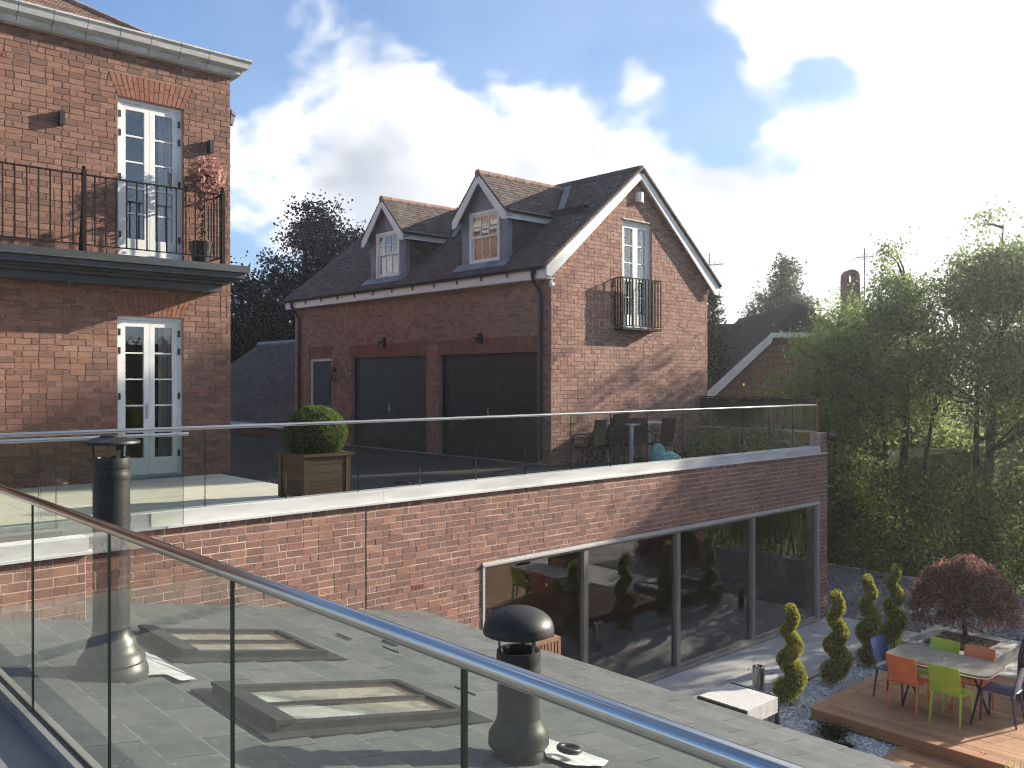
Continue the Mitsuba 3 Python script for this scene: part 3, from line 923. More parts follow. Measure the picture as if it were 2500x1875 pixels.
for y, z in ((18.48, 6.01), (14.745, 5.975)):
    l = MB().box(GX - .10, GX - .012, y - .045, y + .045, z - .12, z + .12).box(GX - .20, GX - .101, y - .03, y + .03, z - .03, z + .03)
    obj(gar, 'wall_lamp', l, 'black_plastic', label='black lamp on the brick above the ' + ('nearer' if y < 16 else 'farther') + ' garage door')
ln = numbered(f'{gar}__lantern')
labels[ln] = {'label': 'black carriage lantern beside the side door'}
c = np.array([GX - .17, 20.66, 5.20])
obj(ln, 'frame', MB().lathe([(0, .24), (.02, .20), (.10, .12), (.105, .10)], c, 6).lathe([(.0, -.2), (.03, -.17), (.062, -.14), (.066, -.12)], c, 6).tube([c + [0, 0, .2], c + [.02, 0, .30], c + [.16, 0, .28], c + [.16, 0, .1]], .011, 6)
    .bar(c + [.09, 0, .1], c + [.055, 0, -.13], .012, .012).bar(c + [-.09, 0, .1], c + [-.055, 0, -.13], .012, .012).bar(c + [0, .09, .1], c + [0, .055, -.13], .012, .012).bar(c + [0, -.09, .1], c + [0, -.055, -.13], .012, .012), 'black_plastic')
obj(ln, 'glass', MB().lathe([(.058, -.12), (.092, .1)], c, 6), 'glass')

# gable door with its railing
french_door(gar, (0, GY, 0), XU, -YU, gd[0], gd[1], 6.24, gd[3], rows=5, m='door_grey', hinges=None, label='pale grey glazed double door in the gable')
room(gar, (0, GY, 0), XU, -YU, gd[0], gd[1], 6.24, gd[3], curt=True)
obj(gar, 'lintel', MB().box(gd[0] - .02, gd[1] + .02, GY - .03, GY - .010, gd[3] + .002, gd[3] + .03), 'lead')
ju = numbered(f'{gar}__gable_railing')
jx0, jx1, jy, jz0, jz1 = 14.53, 15.86, GY - .27, 6.20, 7.285
obj(ju, 'tray', MB().box(jx0, jx1, jy, GY - .012, jz0 - .05, jz0), 'iron')
obj(ju, 'top_rail', MB().box(jx0, jx1, jy, jy + .035, jz1 - .018, jz1).box(jx0, jx0 + .03, jy + .036, GY - .012, jz1 - .018, jz1).box(jx1 - .03, jx1, jy + .036, GY - .012, jz1 - .018, jz1), 'iron')
obj(ju, 'bottom_rail', MB().box(jx0, jx1, jy, jy + .035, jz0 + .03, jz0 + .048).box(jx0, jx0 + .03, jy + .036, GY - .012, jz0 + .03, jz0 + .048).box(jx1 - .03, jx1, jy + .036, GY - .012, jz0 + .03, jz0 + .048), 'iron')
nb = 13
spots = [(jx0 + .012 + i * (jx1 - jx0 - .024) / (nb - 1), jy + .018) for i in range(nb)]
spots += [(xx, jy + .018 + i * .075) for xx in (jx0 + .015, jx1 - .015) for i in (1, 2, 3)]
for bx, by in spots:
    obj(ju, 'bar', MB().box(bx - .011, bx + .011, by - .011, by + .011, jz0 + .0485, jz1 - .0185), 'iron')

# dormers
for di, c in enumerate(DOR):
    D = numbered(f'{gar}__dormer')
    labels[D] = {'label': 'dormer with white sash window ' + ('nearer the gable' if di == 0 else 'farther from the gable')}
    xf = 12.64
    wl, wr = c - .505, c + .505
    zb, zh = 7.60, 8.78
    ze = 8.66                      # dormer eaves
    sl = 1.04
    zap = ze + sl * .88 + .03      # ridge
    fp = Polygon([(c - DW, zb - .12), (c + DW, zb - .12), (c + DW, ze + .02), (c, ze + .02 + sl * DW), (c - DW, ze + .02)]).difference(sbox(wl, zb, wr, zh))
    obj(D, 'lead_front', MB().prism(fp, (xf, 0, 0), YU, Z, (.12, 0, 0)), 'lead')
    obj(D, 'lead_apron', MB().prism([(c - DW - .12, 0), (c + DW + .12, 0), (c + DW + .12, .26), (c - DW - .12, .26)], (12.36 + .06, 0, zr(12.42) + .022), YU, up_l, nr_l * .01), 'lead')
    for s in (-1, 1):
        y = c + s * DW
        ch = [(xf + .121, zr(xf + .121) - .02), (xf + .121, ze + .06), (14.06, ze + .06), (14.06, zr(14.06) - .02)]
        obj(D, 'cheek', MB().prism(ch, (0, y - s * .06, 0), XU, Z, (0, s * .06, 0)), 'roof_tile')
        tl = MB()
        for j in range(9):
            z0 = 7.86 + j * .105
            xa = xf + .121
            xb_ = min(14.06, 12.35 + (z0 + .10 - 7.40) / SL + .12)
            x_ = xa
            while x_ < 14.05:
                x2 = min(x_ + .165, 14.06)
                if zr((x_ + x2) / 2) < z0 + .09:
                    tl.add([(x_ + .002, y, z0), (x2 - .002, y, z0), (x2 - .002, y + s * .004, z0 + .115), (x_ + .002, y + s * .004, z0 + .115), (x_ + .002, y + s * .018, z0), (x2 - .002, y + s * .018, z0)],
                           [[4, 5, 2, 3], [0, 1, 5, 4]], (rnd(), 0))
                x_ = x2
        obj(D, 'hung_tile', tl, 'roof_tile', uv=True, kind='stuff')
    # sash window
    wn = MB()
    xw = xf - .012
    wn.box(xw, xw + .09, wl, wl + .065, zb, zh).box(xw, xw + .09, wr - .065, wr, zb, zh).box(xw, xw + .09, wl + .065, wr - .065, zh - .065, zh).box(xw - .03, xw + .09, wl - .03, wr + .03, zb - .045, zb - .001).box(xw, xw + .09, wl + .065, wr - .065, zb, zb + .05)
    obj(D, 'window_frame', wn, 'white_paint')
    ga, gb = wl + .065, wr - .065
    zm = (zb + zh) / 2 + .03
    for (za_, zc_, x0) in ((zm - .02, zh - .065, xw + .018), (zb + .05, zm + .02, xw + .052)):
        s_ = MB()
        st = .045
        s_.box(x0, x0 + .03, ga, ga + st, za_, zc_).box(x0, x0 + .03, gb - st, gb, za_, zc_).box(x0, x0 + .03, ga + st, gb - st, zc_ - .045, zc_).box(x0, x0 + .03, ga + st, gb - st, za_, za_ + (.045 if za_ > zb + .2 else .085))
        for i in (1, 2):
            yy = ga + st + (gb - ga - 2 * st) * i / 3
            s_.box(x0 + .004, x0 + .026, yy - .011, yy + .011, za_ + .045, zc_ - .045)
        if za_ > zb + .2:
            zz = (za_ + zc_) / 2
            s_.box(x0 + .005, x0 + .025, ga + st, gb - st, zz - .011, zz + .011)
        obj(D, 'sash', s_, 'white_paint')
        for i in range(3):
            y_0, y_1 = ga + st + (gb - ga - 2 * st) * i / 3, ga + st + (gb - ga - 2 * st) * (i + 1) / 3
            x1 = x0 + .015
            tt = rnd(-.003, .003)
            obj(D, 'pane', MB().add([(x1, y_0, za_ + .04), (x1, y_1, za_ + .04), (x1 + tt, y_1, zc_ - .04), (x1 + tt, y_0, zc_ - .04)], [[0, 1, 2, 3]]), 'glass_door')
    if di == 0:
        obj(D, 'pane_backing', MB().box(xf + .16, xf + .17, wl, wr, zm - .35, zh), 'pane_backing')  # sheet carrying the reflected house brick as its own colour
    else:
        n = 30
        pts = np.array([(xf + .19 + .02 * math.sin(i * 1.1), wl + (wr - wl) * i / (n - 1), zb) for i in range(n)])
        obj(D, 'curtain', MB().add(np.vstack([pts, pts + [0, 0, zh - zb]]), [[i, i + 1, n + i + 1, n + i] for i in range(n - 1)]), 'pane_backing', smooth=True)
    obj(D, 'interior', MB().add([(14.3, c - DW, zb), (14.3, c + DW, zb), (14.3, c + DW, zh + .1), (14.3, c - DW, zh + .1)], [[0, 1, 2, 3]]).box(xf + .2, 14.3, c - DW + .08, c + DW - .08, zb - .03, zb - .02), 'interior')
    # roof with white bargeboards
    xd = 12.44
    hw = .90
    for s in (-1, 1):
        xb_ = 12.35 + (zap - 7.40) / SL
        xe_ = 12.35 + (ze - .03 - 7.40) / SL
        e = np.array([xd, c + s * hw, zap - sl * hw])
        r_ = np.array([xd, c, zap])
        b1 = np.array([xb_, c, zap]); b0 = np.array([xe_ + .0, c + s * hw, zap - sl * hw])
        q = np.array([e, b0, b1, r_])
        obj(D, 'roof_slope', MB().add(np.vstack([q, q - [0, 0, .04]]), [[0, 1, 2, 3], [7, 6, 5, 4], [0, 4, 5, 1], [0, 3, 7, 4]]), 'roof_tile')
        LL = math.hypot(1, sl)
        up = np.array([0, -s, sl]) / LL
        nn = np.array([0, s * sl, 1]) / LL
        cut = (xb_ - xe_) / (hw * LL)
        if s < 0:
            tm = tile_slope(e, XU, up, xe_ - xd, hw * LL, nn, .098, .165, .016, seed=30 + di, cutr=-cut)
        else:
            tm = tile_slope(e, XU, up, xe_ - xd, hw * LL, nn, .098, .165, .016, seed=40 + di, cutr=-cut)
        obj(D, 'tile', tm, 'house_tile' if False else 'roof_tile', uv=True, kind='stuff')
        poly = [(c + s * hw, zap - sl * hw - .005), (c + s * hw, zap - sl * hw - .21), (c + s * (hw - .12), zap - sl * hw - .21 + .02), (c, zap - .235), (c, zap - .005)]
        obj(D, 'bargeboard', MB().prism(poly, (xd + .004, 0, 0), YU, Z, (.03, 0, 0)), 'white_paint')
        obj(D, 'eaves_board', MB().box(xd + .035, xe_ - .02, c + s * (hw - .03) - .01, c + s * (hw - .03) + .01, zap - sl * hw - .17, zap - sl * hw - .03), 'white_paint')
        obj(D, 'eaves_gutter', MB().tube([(xd + .05, c + s * (hw + .035), zap - sl * hw - .015), (xe_ - .1, c + s * (hw + .035), zap - sl * hw - .015)], .042, 8), 'black_plastic')
        sf = [(xd + .035, c + s * hw, zap - sl * hw - .12), (xd + .035, c, zap - .14), (xf, c, zap - .14), (xf, c + s * hw, zap - sl * hw - .12)]
        obj(D, 'soffit', MB().add(sf, [[0, 1, 2, 3]]), 'lead')
        # lead valley beside the dormer roof
        v0 = np.array([xe_ + .02, c + s * (hw + .02), zr(xe_ + .02) + .03]); v1 = np.array([xb_ + .06, c + s * .02, zr(xb_ + .06) + .03])
        obj(D, 'lead_valley', MB().add([v0 + nr_l * .0, v0 + s * YU * .2, v1 + s * YU * .22 + [0, 0, 0], v1], [[0, 1, 2, 3]]), 'lead')
    for i in range(10):
        x0 = xd - .01 + i * (xb_ - xd) / 10
        obj(D, 'ridge_tile', MB().tube([(x0 + .004, c, zap - .03), (x0 + (xb_ - xd) / 10 + .012, c, zap - .025)], [.088, .08], 10, uv=(rnd(), 0)), 'ridge_tile', uv=True)

# low outbuilding joined to the far end of the garage
ob_ = thing('outbuilding', 'low outbuilding with a tiled roof reaching near the ground beyond the garage', 'outbuilding')
q = np.array([(12.55, 23.1, 3.75), (12.55, 33.2, 3.75), (15.2, 30.5, 6.4), (15.2, 23.1, 6.4), (17.8, 33.2, 3.75), (17.8, 23.1, 3.75)])
oroof = obj(ob_, 'roof', MB().add(q, [[0, 1, 2, 3]]).add(q[[1, 4, 2]], [[0, 1, 2]]).add(q[[3, 2, 4, 5]], [[0, 1, 2, 3]]), 'roof_tile')
s2 = math.sqrt(.5)
obj(oroof, 'tile', tile_slope((12.55, 23.25, 3.75), YU, (s2, 0, s2), 9.95, 3.74, (-s2, 0, s2), .10, .17, .016, seed=12, cutr=.72), 'roof_tile', uv=True, kind='stuff')
for i in range(16):
    obj(oroof, 'ridge_tile', MB().tube([(15.2, 23.2 + i * .46, 6.39), (15.2, 23.65 + i * .46, 6.39)], .09, 8, uv=(rnd(), 0)), 'lead')
obj(ob_, 'wall', MB().box(12.72, 17.6, 23.1, 33.0, 2.6, 3.74), 'far_render')
obj(ob_, 'eaves_board', MB().box(12.52, 12.545, 23.25, 33.2, 3.63, 3.74), 'white_paint')

# ------------------------------------------------------------------ garden wall of the pool room, with its glazing and coping
YW = 9.37
pool = thing('pool_room', 'long brick garden building under the terrace with four dark full height glass panels', 'building')
W0, W1 = -1.0, 17.76
win = (8.04, 17.375, .012, 2.435)
pw = Polygon([(W0, -.3), (W1, -.3), (W1, 3.485), (W0, 3.485)]).difference(sbox(win[0], win[2] - .4, win[1], win[3]))
AB = (6.79, 6.99, 3.485 - 14 * COURSE, 3.485 - 13 * COURSE)      # air brick
pwall = obj(pool, 'wall', MB().prism(pw, (0, YW, 0), XU, Z, (0, .28, 0)), 'mortar_wall')
pb = pw.difference(sbox(6.087, -1, 6.103, 4)).difference(sbox(AB[0], AB[2] + .001, AB[1], AB[3] - .001))
# the courses start at the coping so that a whole course stands under it
lay(pwall, rows_of(pb, 3.485 - 43 * COURSE, 3.483, (1, 1, 1, .5), 13), (0, YW, 0), XU, -YU, 1., 41, 300, .004)
obj(pwall, 'movement_joint', MB().box(6.088, 6.102, YW - .004, YW - .001, .5, 3.48), 'black_plastic')
ab = numbered(f'{pool}__air_brick')
labels[ab] = {'label': 'small terracotta air brick in the garden wall'}
m = MB()
for i in range(9):
    x = AB[0] + .008 + i * (AB[1] - AB[0] - .016) / 8
    m.box(x - .006, x + .006, YW - .006, YW - .001, AB[2] + .0165, AB[3] - .0165, (.3, 3.))
m.box(AB[0] + .003, AB[1] - .003, YW - .006, YW - .001, AB[3] - .016, AB[3] - .006, (.3, 3.)).box(AB[0] + .003, AB[1] - .003, YW - .006, YW - .001, AB[2] + .006, AB[2] + .016, (.3, 3.))
obj(ab, 'cavity', MB().box(AB[0] + .004, AB[1] - .004, YW - .0009, YW - .0004, AB[2] + .006, AB[3] - .006), 'black_plastic')
obj(ab, 'fins', m, 'brick', uv=True)
obj(pool, 'end_wall', MB().box(W1 - .28, W1 - .001, YW + .281, 12.5, -.3, 3.3), 'mortar_wall')
rv = Polygon([(YW, -.1), (12.4, -.1), (12.4, 3.3), (YW, 3.3)])
lay(f'{pool}__end_wall', rows_of(rv, -.05, 3.3, (1, 1, 1, .5), 14), (W1 - .001, 0, 0), YU, XU, 1., 42, 0)
# window: frame, mullions, panes, head flashing
fr = MB()
yf0, yf1 = YW + .03, YW + .10
fr.box(win[0], win[0] + .05, yf0, yf1, win[2], win[3] - .05).box(win[1] - .06, win[1], yf0, yf1, win[2], win[3] - .05)
fr.box(win[0], win[1], yf0, yf1, win[3] - .049, win[3]).box(win[0], win[1], yf0 - .02, yf1, win[2] - .012, win[2] + .05)
wk = numbered(f'{pool}__glazing')
labels[wk] = {'label': 'dark tinted sliding glass panels in bronze frames'}
obj(wk, 'frame', fr, 'mill_frame')
ms = [10.16, 12.54, 14.92]
for x in ms:
    obj(wk, 'mullion', MB().box(x - .05, x + .05, yf0 - .025, yf1 + .002, win[2] + .051, win[3] - .0495), 'mill_frame')
ed = [win[0]] + ms + [win[1]]
for a, b in zip(ed[:-1], ed[1:]):
    t = rnd(-.002, .002)
    obj(wk, 'pane', MB().add([(a + .04, yf0 + .04, win[2] + .04), (b - .04, yf0 + .04 + t, win[2] + .04), (b - .04, yf0 + .042 + t, win[3] - .04), (a + .04, yf0 + .042, win[3] - .04)], [[0, 1, 2, 3]]), 'glass_solar')
obj(pool, 'head_flashing', MB().box(win[0] - .03, win[1] + .03, YW - .035, YW + .029, win[3] + .003, win[3] + .035).box(win[0] - .03, win[1] + .03, YW - .018, YW + .029, win[3] + .0355, win[3] + .062), 'head_trim')
obj(pool, 'jamb_trim', MB().box(win[0] - .03, win[0] + .012, YW - .02, YW + .029, win[2], win[3] + .002).box(win[1] - .012, win[1] + .02, YW - .02, YW + .029, win[2], win[3] + .002), 'head_trim')
obj(pool, 'sill_track', MB().box(win[0], win[1], YW - .11, YW + .01, .003, .022), 'mill_frame')
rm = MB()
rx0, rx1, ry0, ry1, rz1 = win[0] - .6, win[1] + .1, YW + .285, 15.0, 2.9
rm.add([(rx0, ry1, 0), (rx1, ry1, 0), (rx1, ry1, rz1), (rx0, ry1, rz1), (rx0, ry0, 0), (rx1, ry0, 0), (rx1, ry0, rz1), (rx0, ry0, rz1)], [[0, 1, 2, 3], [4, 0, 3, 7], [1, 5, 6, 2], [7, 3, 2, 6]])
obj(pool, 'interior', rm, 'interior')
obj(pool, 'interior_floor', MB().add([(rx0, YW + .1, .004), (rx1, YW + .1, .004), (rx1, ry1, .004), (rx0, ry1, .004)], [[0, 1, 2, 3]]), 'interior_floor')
# coping: drip slab and the white channel that holds the glass, in lengths
cs = [W0, 2.3, 6.35, 9.15, 13.2, 17.70]
for i, (a, b) in enumerate(zip(cs[:-1], cs[1:])):
    obj(pool, 'coping', MB().box(a + .002, b - .002, YW - .055, YW + .24, 3.4865, 3.512), 'white_coping')
    b2 = min(b, 17.44)
    c = MB().box(a + .002, b2 - .002, YW - .010, YW + .075, 3.513, 3.655).box(a + .002, b2 - .002, YW + .115, YW + .20, 3.513, 3.655).box(a + .002, b2 - .002, YW + .0755, YW + .1145, 3.513, 3.58)
    obj(pool, 'glass_channel', c, 'white_coping')
obj(pool, 'drain', MB().box(W0, 17.6, YW + .245, 9.61, 3.30, 3.34), 'black_plastic')


def balustrade(key, along, o, joints, z0, z1, rail_z, rail_r, ends, glass, edge=.004, rail_gap=(), steel='steel'):
    """glass panes between joints, each with its polished edges, under a tubular rail"""
    along, o = np.asarray(along, float), np.asarray(o, float)
    side = np.cross(Z, along)
    P = lambda t, z, s=0.: o + along * t + Z * z + side * s
    for a, b in zip(joints[:-1], joints[1:]):
        a_, b_ = a + .008, b - .008
        pk = obj(key, 'pane', MB().add([P(a_, z0), P(b_, z0), P(b_, z1), P(a_, z1)], [[0, 1, 2, 3]]), glass)
        for t in (a_ - .002, b_ + .002):
            obj(pk, 'edge', MB().obox(P(t, (z0 + z1) / 2), [along, side, Z], (.002, edge, (z1 - z0) / 2)), 'glass_edge')
    m = MB().tube([P(ends[0], rail_z), P(ends[1], rail_z)], rail_r, 28)
    hk = obj(key, 'handrail', m, steel, smooth=50)
    for t in rail_gap:
        obj(hk, 'joint', MB().tube([P(t - .004, rail_z), P(t + .004, rail_z)], rail_r + .0012, 28), 'steel_dull', smooth=50)
    return hk


fb_ = thing('glass_balustrade', 'long straight glass balustrade on the white coping of the garden wall', 'balustrade')
J = [W0, .75, 1.58, 2.402, 3.235, 4.068, 5.052, 6.041, 7.009, 7.977, 8.926, 9.904, 10.836, 11.77, 12.753, 13.699, 14.654, 15.6, 16.5, 17.42]
balustrade(fb_, XU, (0, YW + .095, 0), J, 3.585, 4.525, 4.53, .021, (W0, 17.45), 'glass', rail_gap=(5.9, 11.6))

# landing in front of the left part of the wall, with its own coping and glass
land = thing('landing', 'brick landing with white coping and steps at the left of the garden wall', 'landing')
YL = 8.43
lw = Polygon([(-8, 2.3), (2.52, 2.3), (2.52, 3.49), (-8, 3.49)])
lwk = obj(land, 'wall', MB().prism(lw, (0, YL, 0), XU, Z, (0, .90, 0)), 'mortar_wall')
lay(lwk, rows_of(Polygon([(-1, 2.3), (2.52, 2.3), (2.52, 3.49), (-1, 3.49)]), 3.49 - 14 * COURSE, 3.49, (1, 1, 1, .5), 15), (0, YL, 0), XU, -YU, 1., 43, 60, .004)
lay(lwk, rows_of(Polygon([(YL, 2.3), (YW, 2.3), (YW, 3.49), (YL, 3.49)]), 3.49 - 14 * COURSE, 3.49, (1, 1, 1, .5), 16), (2.52, 0, 0), YU, XU, 1., 44, 0)
obj(land, 'coping', MB().box(-8, 2.58, YL - .05, YL + .25, 3.491, 3.515).box(-8, 2.54, YL - .02, YL + .20, 3.5155, 3.64), 'cornice')
obj(land, 'step', MB().box(-8, 2.5, YL + .255, YW - .30, 3.491, 3.56).box(-8, 2.5, YW - .299, YW - .06, 3.491, 3.62), 'deck_stone')
lb = thing('glass_balustrade', 'shorter glass balustrade with an open rail end in front of the lower white door', 'balustrade')
balustrade(lb, XU, (0, YW - .10, 0), [-1.5, -.1, 1.25, 2.5, 3.75], 3.52, 4.475, 4.48, .021, (-1.5, 3.80), 'glass')

# ------------------------------------------------------------------ annexe with its slate roof
ann = thing('annexe', 'low annexe with a grey slate roof and two roof windows below the balcony glass', 'annexe')
RX0, RX1, RSL = 1.43, 6.95, .20
zs = lambda x: 3.404 - RSL * x
up_d = np.array([1, 0, -RSL]); ND = math.hypot(1, RSL); up_d = up_d / ND
nr_d = np.array([RSL, 0, 1]) / ND
ry0_, ry1_ = -4.0, YW - .012
dk = MB().add([(RX0, ry0_, zs(RX0) - .02), (RX1, ry0_, zs(RX1) - .02), (RX1, ry1_, zs(RX1) - .02), (RX0, ry1_, zs(RX0) - .02)], [[0, 1, 2, 3]])
aroof = obj(ann, 'roof', dk, 'slate')
obj(ann, 'wall', MB().box(RX0, 6.80, ry0_, ry1_ - .01, -.1, 1.70), 'anthracite')
obj(ann, 'eaves_trim', MB().box(6.935, 6.96, ry0_, ry1_, zs(RX1) - .10, zs(RX1) - .004), 'anthracite')
obj(ann, 'eaves_soffit', MB().box(6.80, 6.934, ry0_, ry1_, zs(RX1) - .10, zs(RX1) - .07), 'anthracite')
SKY = [(2.56, 4.10, 4.93, 5.86), (2.75, 4.06, 6.86, 7.78)]
gau, wid = .315, .60
rows = int((RX1 - RX0) * ND / gau) + 1
slates = []
for j in range(rows):
    x0, x1 = RX0 + j * gau / ND, min(RX0 + (j + 1) * gau / ND + .05, RX1 + .01)
    y = ry0_ - (wid / 2 if j % 2 else 0) + rnd(-.02, .02)
    while y < ry1_:
        ya, yb = max(y, ry0_) + .004, min(y + wid, ry1_) - .004
        y += wid
        if yb - ya < .05:
            continue
        cx, cy = (x0 + x1) / 2, (ya + yb) / 2
        if any(a - .02 < x0 + .05 and x1 - .09 < b + .02 and c < ya + .02 and yb - .02 < d for a, b, c, d in SKY):
            continue
        lift = .014 + rnd(0, .005)
        tw = rnd(-.002, .002)
        tp = np.array([(x0, ya, zs(x0) - .012), (x1, ya, zs(x1) + lift - .012 + tw), (x1, yb, zs(x1) + lift - .012 - tw), (x0, yb, zs(x0) - .012)])
        slates.append((tp, rnd()))
cc = np.array([s[0].mean(0) for s in slates])
dd, vv = in_view(cc, 1.02)
order = np.argsort(np.where(vv, dd, 1e9))
single = set(order[:300].tolist()) & set(np.nonzero(vv)[0].tolist())
rest = MB()
for i, (tp, r) in enumerate(slates):
    v = np.vstack([tp, tp - nr_d * .011])
    f = [[0, 1, 2, 3], [5, 6, 2, 1], [4, 5, 1, 0], [6, 7, 3, 2]]
    if i in single:
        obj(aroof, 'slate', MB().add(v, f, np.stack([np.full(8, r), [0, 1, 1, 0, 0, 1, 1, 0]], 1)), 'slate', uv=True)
    else:
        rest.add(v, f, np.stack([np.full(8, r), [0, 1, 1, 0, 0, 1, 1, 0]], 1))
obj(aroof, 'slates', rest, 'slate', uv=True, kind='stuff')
for i, (a, b, c, d) in enumerate(SKY):
    sk = numbered(f'{ann}__roof_window')
    labels[sk] = {'label': 'roof window ' + ('nearer the balcony glass, with a marked pane' if i == 0 else 'nearer the garden wall')}

    def on(x, y, h):
        return np.array([x, y, zs(x)]) + nr_d * h
    def rbar(m, x0, x1, y0, y1, h0, h1):
        cc_ = on((x0 + x1) / 2, (y0 + y1) / 2, (h0 + h1) / 2)
        m.obox(cc_, [up_d, YU, nr_d], ((x1 - x0) / 2 * ND, (y1 - y0) / 2, (h1 - h0) / 2))
    fl = MB()
    rbar(fl, a - .10, b + .13, c - .11, d + .11, .0, .012)
    obj(sk, 'flashing', fl, 'skylight_frame')
    fm = MB()
    rbar(fm, a, a + .07, c, d, .0125, .06); rbar(fm, b - .07, b, c, d, .0125, .06)
    rbar(fm, a + .0705, b - .0705, c, c + .07, .0125, .06); rbar(fm, a + .0705, b - .0705, d - .07, d, .0125, .06)
    obj(sk, 'frame', fm, 'skylight_frame')
    cp = MB()
    rbar(cp, a - .012, a + .12, c - .012, d + .012, .0605, .085)
    obj(sk, 'cover', cp, 'skylight_frame')
    ym = (c + d) / 2
    mb = MB(); rbar(mb, a + .0705, b - .0705, ym - .014, ym + .014, .0125, .056)
    obj(sk, 'bar', mb, 'skylight_frame')
    bl = MB(); rbar(bl, a + .0705, b - .0705, c + .0705, d - .0705, .014, .02)
    obj(sk, 'pane_backing', bl, 'sky_blind')
    for y0, y1 in ((c + .07, ym - .014), (ym + .014, d - .07)):
        q = [on(a + .07, y0, .045), on(b - .07, y0, .045), on(b - .07, y1, .045), on(a + .07, y1, .045)]
        obj(sk, 'pane', MB().add(q, [[0, 1, 2, 3]]), 'glass_roof')
# short dark bars, proud of the slates
for x, y in ((4.75, 7.7), (4.9, 7.1), (5.1, 7.4), (4.6, 5.6), (4.75, 5.1), (5.0, 5.5)):
    vt = MB()
    rbar_c = np.array([x, y, zs(x)]) + nr_d * .012
    vt.obox(rbar_c, [up_d, YU, nr_d], (.008, .13, .007))
    obj(ann, 'dark_bar', vt, 'anthracite')


def flue(label, x, y, r, zt, cap, shape, foil):
    k_ = thing('flue', label, 'flue')
    b = np.array([x, y, zs(x)])
    z = lambda q: q - b[2]
    sk = [(r * 2.0, -.07), (r * 2.0, .015), (r * 1.95, .05), (r * 1.80, .085), (r * 1.86, .10), (r * 1.78, .13), (r * 1.62, .16), (r * 1.50, .17), (r * 1.36, .21), (r * 1.30, .25), (r * 1.06, .285), (r * 1.03, .33), (r * .98, .33)] if shape == 'ribbed' else \
         [(r * 1.0, .085), (r * 1.40, .09), (r * 1.44, .10), (r * 1.41, .165), (r * 1.22, .205), (r * 1.04, .255), (r * 1.03, .275), (r * .98, .275)]
    obj(k_, 'skirt', MB().lathe(sk, b, 40), 'flue_skirt' if shape == 'ribbed' else 'flue', smooth=35)
    if shape != 'ribbed':
        obj(k_, 'collar', MB().lathe([(r * 1.20, -.06), (r * 1.18, .03), (r * 1.10, .06), (r * 1.08, .088)], b, 36), 'flue', smooth=35)
        tz = b + np.array([.30, -.16, -.02])
        a_ = np.linspace(0, 2 * np.pi, 25)
        obj(k_, 'cord_ring', MB().tube(np.stack([tz[0] + .065 * np.cos(a_), tz[1] + .065 * np.sin(a_), tz[2] + .04 + 0 * a_ - .2 * .065 * np.cos(a_)], 1), .02, 8, False), 'flue', smooth=True)
    rim = [(r, .26), (r, z(zt) - .16), (r * 1.02, z(zt) - .155), (r * 1.045, z(zt) - .13), (r * 1.02, z(zt) - .105), (r, z(zt) - .10), (r, z(zt) - .075), (r * 1.04, z(zt) - .07), (r * 1.055, z(zt) - .045), (r * 1.04, z(zt) - .02), (r * 1.02, z(zt)), (r * .86, z(zt)), (r * .80, z(zt) - .03), (r * .78, z(zt) - .35), (0, z(zt) - .35)]
    obj(k_, 'pipe', MB().lathe(rim, b, 48), 'flue', smooth=35)
    if shape == 'ribbed':
        zc = z(zt) - .46
        obj(k_, 'clamp', MB().lathe([(r, zc), (r * 1.05, zc + .005), (r * 1.05, zc + .035), (r, zc + .04)], b, 40).box(b[0] - .02, b[0] + .02, b[1] + r, b[1] + r + .03, b[2] + zc, b[2] + zc + .05), 'flue', smooth=30)
    for i in range(3):
        a = i * 2.094 + .6
        p = b + np.array([math.cos(a) * r * .88, math.sin(a) * r * .88, 0])
        st = MB().bar(p + Z * (z(zt) - .06), b + np.array([math.cos(a) * r * 1.0, math.sin(a) * r * 1.0, z(cap[0]) + .03]), .03, .006)
        obj(k_, 'stay', st, 'flue')
    cr, h = cap[1], cap[2]
    zc = z(cap[0])
    if shape == 'ribbed':
        pf = [(0, zc + h), (cr * .36, zc + h), (cr * .40, zc + h - .012), (cr * .97, zc + .022), (cr, zc + .008), (cr * .98, zc), (cr * .9, zc + .006), (0, zc + .03)]
    else:
        t = np.linspace(0, 1, 12)
        pf = [(cr * math.sin(q * math.pi / 2), zc + .03 + h * math.cos(q * math.pi / 2)) for q in t] + [(cr * 1.015, zc + .02), (cr * 1.01, zc), (cr * .95, zc + .004), (0, zc + .05)]
    obj(k_, 'cap', MB().lathe(pf, b, 48), 'flue', smooth=35)
    # loose foil flashing on the slates
    fo_ = MB()
    poly = Polygon(foil).buffer(0)
    v2, f2 = tri_poly(poly.segmentize(.05))
    hv = .012 + .016 * meshkit.noise(np.stack([v2[:, 0] * 14, v2[:, 1] * 14, 0 * v2[:, 0]], 1), 4)
    fo_.add(np.stack([v2[:, 0], v2[:, 1], zs(v2[:, 0]) + hv], 1), f2)
    obj(k_, 'foil_flashing', fo_, 'foil')
    return k_


FOIL1 = [(2.40, 7.0), (2.56, 7.06), (2.60, 6.20), (2.47, 6.15), (2.43, 6.33), (2.2, 6.34)]
FOIL2 = [(4.30, 4.40), (4.36, 4.10), (4.38, 3.84), (4.23, 3.76), (4.02, 3.86), (3.98, 4.02)]
flue('tall black flue with a wide conical cap on a ribbed skirt', 2.10, 6.46, .121, 4.51, (4.605, .19, .062), 'ribbed', FOIL1)
flue('black flue with a domed cap nearer the bottom of the slate roof', 3.83, 4.12, .136, 3.33, (3.44, .225, .135), 'plain', FOIL2)
scene_wire = MB()

